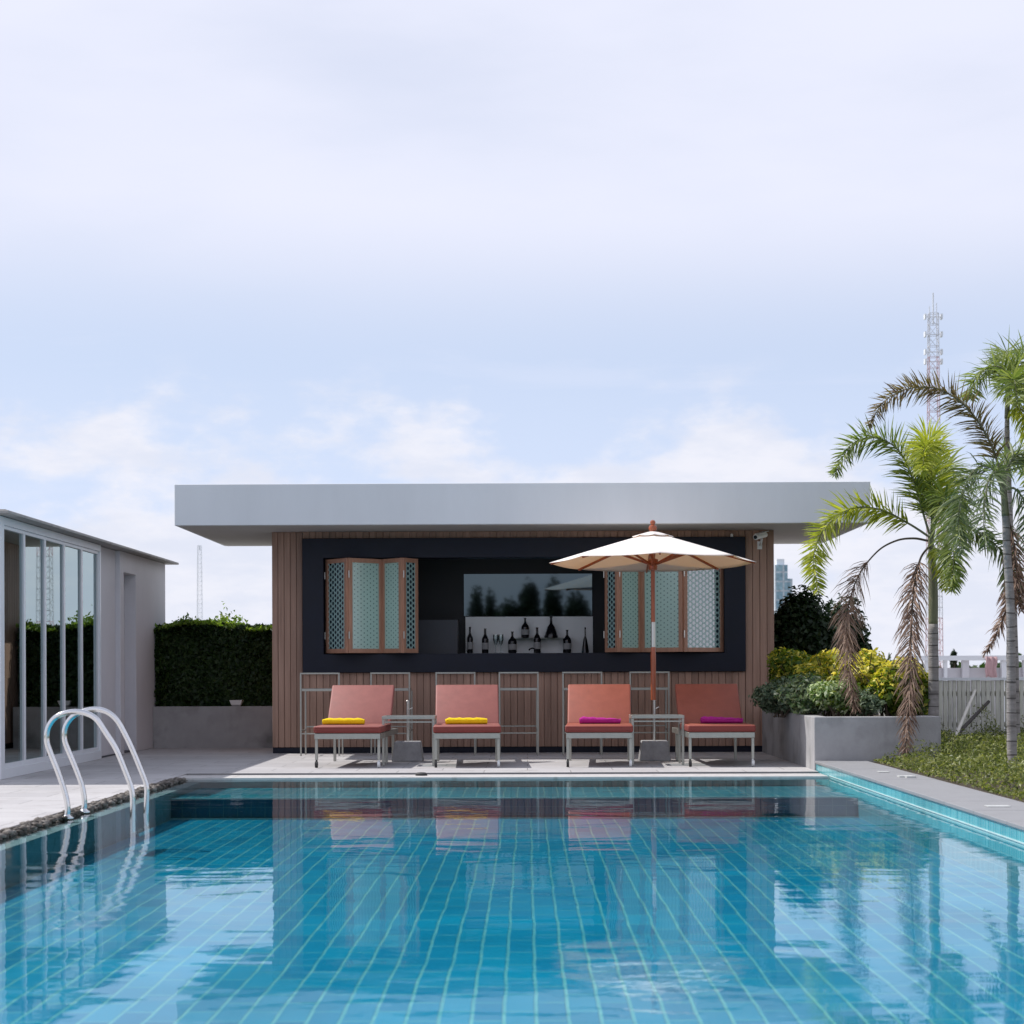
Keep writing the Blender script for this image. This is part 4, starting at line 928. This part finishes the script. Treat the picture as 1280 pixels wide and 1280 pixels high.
PG = 'palms on the bed beside the pool'
# palm A
YA = 20.5; bA = at(1167,944,YA)
A = empty('palm_tree', (bA.x,YA,.085), 'short palm with lime fronds and two long dry fronds hanging beside the planter', 'palm tree', PG)
trunk(A, [(1167,952),(1167,930),(1167,860),(1166.5,780)], .058, .052, YA)
b = MB(); pts = spline([at(x,y,YA) for x,y in ((1166.5,783),(1166.5,740),(1165,700),(1163,668))],6); b.tube(pts, [.050+.006*math.sin(i*.25)-.0009*i for i in range(len(pts))], 12); b.build('crown_shaft', M['crownshaft'], A, smooth='all')
frond(A, [(1163,672),(1152,635),(1140,596),(1122,562),(1094,547),(1064,556),(1042,596)], YA, 'frond', 74, .33, .16, plume=.7, wid=.021)
frond(A, [(1163,672),(1135,654),(1100,637),(1063,636),(1031,660),(1017,697),(1024,742)], YA-.1, 'frondlime', 80, .30, .16, plume=.7, wid=.020)
frond(A, [(1164,675),(1165,620,.05),(1163,575,-.05),(1160,553,-.35),(1156,560,-.75),(1153,590,-1.05)], YA, 'frondlime', 74, .36, .26, plume=.8, wid=.022)
frond(A, [(1165,680),(1172,640,-.1),(1180,620,-.3),(1188,640,-.6),(1192,690,-.8),(1190,740,-.9)], YA, 'frond', 62, .34, .4, plume=.7, wid=.021)
frond(A, [(1165,675),(1168,630,.2),(1176,590,.5),(1190,590,.8),(1205,640,1.0)], YA, 'frond', 44, .36, .35)
frond(A, [(1165,678),(1185,662),(1208,660),(1238,676),(1260,702),(1272,756)], YA+.2, 'frondgrey', 46, .30, .5, plume=.4)
frond(A, [(1166,684),(1174,690,-.2),(1182,710,-.3),(1183,738,-.3)], YA, 'frondlime', 20, .22, .6, plume=.4)
frond(A, [(1160,676),(1142,673),(1120,676),(1096,690),(1072,722),(1059,766),(1058,806),(1063,850),(1070,888)], YA-.15, 'dry', 84, .30, .55, wid=.013, name='dry_frond', plume=.8, label='long dry brown frond hanging to the left of the trunk', fwd=.9, mrach='bark', start=.3)
frond(A, [(1162,682,.3),(1150,700,0),(1142,740,-.3),(1139,800,-.45),(1137,860,-.5),(1134,905,-.5),(1131,948,-.5)], YA-.3, 'dry', 94, .29, .55, wid=.013, name='dry_frond', plume=.8, label='dry brown frond hanging straight down to the ground cover', fwd=1.0, mrach='bark', start=.16)
# palm B
YB_ = 17.4; bB = at(1266,966,YB_)
B = empty('palm_tree', (bB.x,YB_,.085), 'leaning palm with a pale trunk and an arching brown frond, nearest the pool', 'palm tree', PG)
trunk(B, [(1267,972),(1265,940),(1264,860),(1263,760),(1259,690),(1257,640)], .047, .033, YB_)
b = MB(); pts = spline([at(x,y,YB_) for x,y in ((1257,645),(1255,615),(1252,585))],6); b.tube(pts, [.036-.0012*i for i in range(len(pts))], 12); b.build('crown_shaft', M['crownshaft'], B, smooth='all')
frond(B, [(1254,610),(1247,578),(1232,542),(1207,508),(1172,486),(1135,486),(1105,502),(1085,534)], YB_, 'olive', 84, .25, .14, wid=.016, plume=.7, name='dry_frond', label='arching brown frond reaching left across the mast')
frond(B, [(1254,605),(1240,585),(1222,585),(1206,608),(1198,650),(1203,692)], YB_-.05, 'frondgrey', 52, .27, .4, wid=.016, plume=.65, dens=2)
frond(B, [(1254,605),(1246,590,-.3),(1236,600,-.7),(1230,640,-1.0),(1232,690,-1.1)], YB_, 'frondgrey', 46, .26, .45, wid=.016, plume=.65, dens=2)
frond(B, [(1255,605),(1262,580),(1276,568),(1296,580),(1312,620)], YB_, 'frondgrey', 46, .27, .35, wid=.016, plume=.65, dens=2)
frond(B, [(1254,605),(1256,580,.3),(1262,566,.6),(1276,575,.9),(1286,610,1.1)], YB_, 'frond', 44, .26, .4, wid=.016, plume=.65, dens=2)
frond(B, [(1256,612),(1270,612),(1286,640),(1292,690)], YB_-.1, 'frondgrey', 40, .24, .5, wid=.016, plume=.65, dens=2)
frond(B, [(1257,640),(1266,672),(1271,720),(1277,765)], YB_+.1, 'dry', 34, .20, .7, wid=.016, name='dry_frond', fwd=.9, mrach='bark', label='greyish dry frond hanging along the right of the trunk')
frond(B, [(1257,660),(1264,700),(1263,740),(1253,775),(1240,803),(1229,820)], YB_+.1, 'dry', 46, .17, .4, wid=.016, name='dry_frond', plume=.5, fwd=1.0, mrach='bark', start=.35, label='short dry frond hanging left from the trunk')
# palm C
YC = 22.6; bC = at(1271,930,YC)
Cp = empty('palm_tree', (bC.x,YC,.085), 'tallest slender palm with green fronds, standing behind the leaning palm', 'palm tree', PG)
trunk(Cp, [(1271,944),(1268,800),(1262,640),(1259,550),(1259,520)], .045, .026, YC)
b = MB(); pts = spline([at(x,y,YC) for x,y in ((1259,523),(1259.5,500),(1261,482))],5); b.tube(pts, [.034-.001*i for i in range(len(pts))], 10); b.build('crown_shaft', M['crownshaft'], Cp, smooth='all')
frond(Cp, [(1261,500),(1262,478),(1252,460),(1234,460),(1218,476),(1212,500)], YC, 'frond', 50, .36, .18, plume=.6, dens=2, wid=.021)
frond(Cp, [(1261,500),(1268,468),(1282,440),(1304,425),(1330,432)], YC, 'frond', 52, .38, .18, plume=.6, dens=2, wid=.021)
frond(Cp, [(1261,500),(1274,486),(1292,486),(1310,510)], YC-.1, 'frond', 40, .36, .45, dens=2)
frond(Cp, [(1261,500),(1264,480,-.4),(1268,475,-.8),(1272,505,-1.1)], YC, 'frond', 42, .36, .5, dens=2)
frond(Cp, [(1261,500),(1262,470,.3),(1260,445,.6),(1256,440,1.0),(1250,460,1.3)], YC, 'frond', 44, .38, .25, dens=2, wid=.021)
frond(Cp, [(1261,502),(1284,520,-.3),(1292,560,-.5)], YC, 'frondlime', 30, .28, .6)

# ------------------------------------------------------------------ fence, leaning poles, railing behind
YFn = 24.75; fz = at(1220,847,YFn).z; fx = at(1150,860,YFn).x; fe = 9.0
fn = empty('slat_fence', (fx+1.5,YFn,.085), 'pale weathered upright slat fence behind the palms', 'fence')
b = MB(); x = fx
while x < fe:
    w_ = random.uniform(.040,.050); b.box(x,x+w_,YFn+random.uniform(0,.006),YFn+.045,.086,fz-.035+random.uniform(-.006,.0)); x += random.uniform(.056,.066)
b.build('slats', M['fence'], fn)
b = MB(); b.box(fx-.02,fe,YFn-.012,YFn+.058,fz-.034,fz); b.build('top_rail', M['alu'], fn)
b = MB(); b.box(fx,fe,YFn+.046,YFn+.08,.30,.36); b.box(fx,fe,YFn+.046,YFn+.08,.7,.76); b.build('back_rail', M['fence'], fn)
for i in range(3):
    b = MB(); xx = fx+.02+i*1.15; b.box(xx,xx+.06,YFn+.081,YFn+.14,.02,fz-.036); b.build('post', M['fence'], fn)
for a_, c_, m, rr, lb in (((1189,938),(1219,863),'palewood',.022,'pale bleached pole leaning on the slat fence'),((1182,950),(1236,877),'darkwood',.024,'dark wooden pole leaning low across the slat fence')):
    pa, pb = at(a_[0],a_[1],23.6), at(c_[0],c_[1],YFn-.05); pa.z = max(pa.z,.09)
    b = MB(); b.tube([pa,(pa+pb)/2+Vector((0,0,.006)),pb], [rr,rr*.95,rr*.85], 10); tag(b.build('leaning_pole', M[m], origin=(pa.x,pa.y,.09), smooth=True), lb, 'pole')
YR = 31; rz1, rz0 = at(1220,819.5,YR).z, at(1220,825.5,YR).z
rl = empty('terrace_railing', (at(1220,840,YR).x,YR,-.002), 'white railing with a broad top beam beyond the slat fence', 'railing')
xa, xb = at(1130,820,YR).x, at(1330,820,YR).x
b = MB(); b.box(xa,xb,YR,YR+.2,rz0,rz1); b.build('beam', M['alu'], rl)
for px, wd, m in ((1160,.06,'alu'),(1183,.05,'alu'),(1208,.11,'render'),(1256,.08,'alu'),(1284,.1,'render'),(1310,.06,'alu')):
    xx = at(px,830,YR).x; b = MB(); b.box(xx-wd/2,xx+wd/2,YR+.04,YR+.14,-.002,rz0-.001); b.build('post', M[m], rl)
b = MB(); b.box(xa,xb,YR+.15,YR+.17,-.001,rz0-.12); b.build('infill_panel', M['render'], rl)
pc = at(1239,835,YR-.05); b = MB(); vs = []; fs = []
for i in range(9):
    for j in range(7):
        vs.append((pc.x-.09+.18*i/8+.01*math.sin(j*1.3), YR-.03-.025*math.sin(i*1.7+j*.3), rz0+.06-.34*j/6+.02*math.sin(i*.9)*(j/6)))
for i in range(8):
    for j in range(6): fs.append((i*7+j,i*7+j+1,(i+1)*7+j+1,(i+1)*7+j))
b.add(vs, fs); o = b.build('hanging_cloth', M['pink'], origin=(pc.x,YR-.03,rz0), smooth='all'); o.modifiers.new('t','SOLIDIFY').thickness = .006
tag(o, 'faded pink cloth hanging from the white railing behind the palm', 'cloth')

# ------------------------------------------------------------------ far things
def mast(px, pytop, pybot, Y, wpx, mats, name, lb, cat, whip=0, plat=True, thk=.7):
    sc = 2400/Y; p0, p1 = at(px,pybot,Y), at(px,pytop,Y); w_ = wpx/sc; z0 = -.9; z1 = p1.z-whip/sc
    r = empty(name, (p0.x,Y,z0), lb, cat)
    nb = max(6,int((z1-z0)/(w_*1.0))); b = MB(); mats_ = mats
    for i in range(nb):
        za, zb_ = z0+(z1-z0)*i/nb, z0+(z1-z0)*(i+1)/nb; b.cur = (i//6) % len(mats)
        wa = w_*(1.35-.55*i/nb)/2; wb = w_*(1.35-.55*(i+1)/nb)/2
        cs = ((-1,-1),(1,-1),(1,1),(-1,1)); th = thk/sc
        for (cx,cy),(dx,dy) in zip(cs, cs[1:]+cs[:1]):
            b.bar((p0.x+cx*wa,Y+cy*wa,za),(p0.x+cx*wb,Y+cy*wb,zb_),th*1.2)
            b.bar((p0.x+cx*wa,Y+cy*wa,za),(p0.x+dx*wb,Y+dy*wb,zb_),th*.7); b.bar((p0.x+cx*wb,Y+cy*wb,zb_),(p0.x+dx*wb,Y+dy*wb,zb_),th*.8)
    b.build('lattice', [M[x] for x in mats], r)
    b = MB(); b.bar((p0.x,Y,z1-w_),(p0.x,Y,p1.z),1.4/sc)
    if whip: b.bar((p0.x+w_*.3,Y,z1),(p0.x+w_*.3,Y,z1+whip/sc*.5),.9/sc); b.bar((p0.x-w_*.35,Y,z1),(p0.x-w_*.35,Y,z1+whip/sc*.35),.9/sc)
    b.build('antenna', M['mastgrey'], r)
    if plat:
        for py in (396,418,440,452):
            zz = at(px,py,Y).z
            for sx in (-1,1):
                b = MB(); b.box(p0.x+sx*w_*.75-1/sc,p0.x+sx*w_*.75+1/sc,Y-w_*.3,Y+w_*.3,zz-3.2/sc,zz+3.2/sc); b.bar((p0.x,Y,zz),(p0.x+sx*w_*.75,Y,zz),.9/sc); b.build('aerial_panel', M['mastgrey'], r)
mast(1168,366,838,260,13.5,['towerred','towerwhite'],'radio_mast','tall red and white lattice radio mast far behind the palms','radio mast',whip=26)
mast(250,682,838,300,5.5,['mastgrey'],'lattice_mast','thin pale lattice mast far behind the hedge','mast',whip=0,plat=False,thk=.28)
# distant glass tower right of the bar
YT = 700; p0, p1 = at(969,760,YT), at(990,706,YT)
tw = empty('office_tower', ((p0.x+p1.x)/2,YT,-.9), 'far blue glass tower block just right of the bar', 'tower block')
M['towerglass'] = brickmat('tower_glass', (.22,.36,.46), (.34,.50,.58), (.52,.58,.64), 3.0, 3.4, .35, (0,2), rough=.3, offset=0, var=.3)
b = MB(); b.box(p0.x,p1.x-1.6,YT,YT+8,-.9,p1.z); tb = b.build('tower_shaft', M['towerglass'], tw)
b = MB(); b.box(p1.x-1.55,p1.x+.3,YT+1,YT+7,-.9,p1.z-5); b.build('side_wing', M['towerglass'], tw)
b = MB(); b.box(p0.x+.8,p1.x-2.6,YT+1.5,YT+6,p1.z+.01,p1.z+2.2); b.build('plant_room', M['mastgrey'], tw)
# low far buildings and tree line on the horizon
tree(1187,1197,811.5,230,700,.5,'darkleaf','tiny dark far tree showing above the white railing beam','far trees',-.9,.15,8,zc=.6)
n = 9000; X = rng.uniform(-160,220,n); Yt = rng.uniform(300,340,n); top = 2.2+1.5*np.sin(X*.07)+1.2*np.sin(X*.23+1)+.8*np.sin(X*.6)
Zp = -.9+(rng.random(n)**.6)*(top+1.2); v, f = leafmesh(np.stack([X,Yt,Zp],1), rng.normal(0,1,(n,3)), 1.5, .6, .5)
tag(meshobj('tree_line', v, f, M['hedgeleaf']), 'far tree line low along the horizon', 'tree line', kind='stuff')

# ------------------------------------------------------------------ trees behind the viewpoint, seen in the bar's mirror
def mx_tree(px0, px1, pyt, Yt, n, lb, mname='darkleaf'):
    "px in the mirror: the mirror image of Yt lies at 2*YB-Yt"
    Yv = 2*(YB-.004)-Yt; a = at(px0,pyt,Yv); c_ = at(px1,pyt,Yv); cx = (a.x+c_.x)/2; rx = (c_.x-a.x)/2
    base = -.9; ztop = a.z; zlow = 1.0
    r = empty('tree', (cx,Yt,base), lb, 'tree', 'trees reflected in the bar mirror'); zc_ = (ztop+zlow)/2
    P, Nn = blob_points((cx,Yt,zc_), (rx,rx,(ztop-zlow)/2), n, 16, .5)
    v, f = leafmesh(P, Nn*.6+np.array([0,0,.4]), .16, .45, .5); meshobj('crown', v, f, M[mname], r)
    b = MB(); b.tube([(cx,Yt,base),(cx+.05,Yt,zlow),(cx,Yt,zc_)], [.1,.08,.04], 8); b.build('trunk', M['bark'], r)
for a_ in ((584,608,730,-9,3000,'narrow dark tree at the left end of the bar mirror'),(600,626,726,-10,2600,'taller thin tree second from the left in the bar mirror'),(608,656,740,-9,5000,'broad low tree in the middle of the bar mirror'),
           (642,684,727,-9,5000,'full dark tree right of the middle of the bar mirror'),(672,708,724,-10,4000,'tree partly behind the parasol reflection in the bar mirror'),(694,748,742,-9,5000,'low broad tree under the parasol reflection in the bar mirror')):
    mx_tree(*a_)
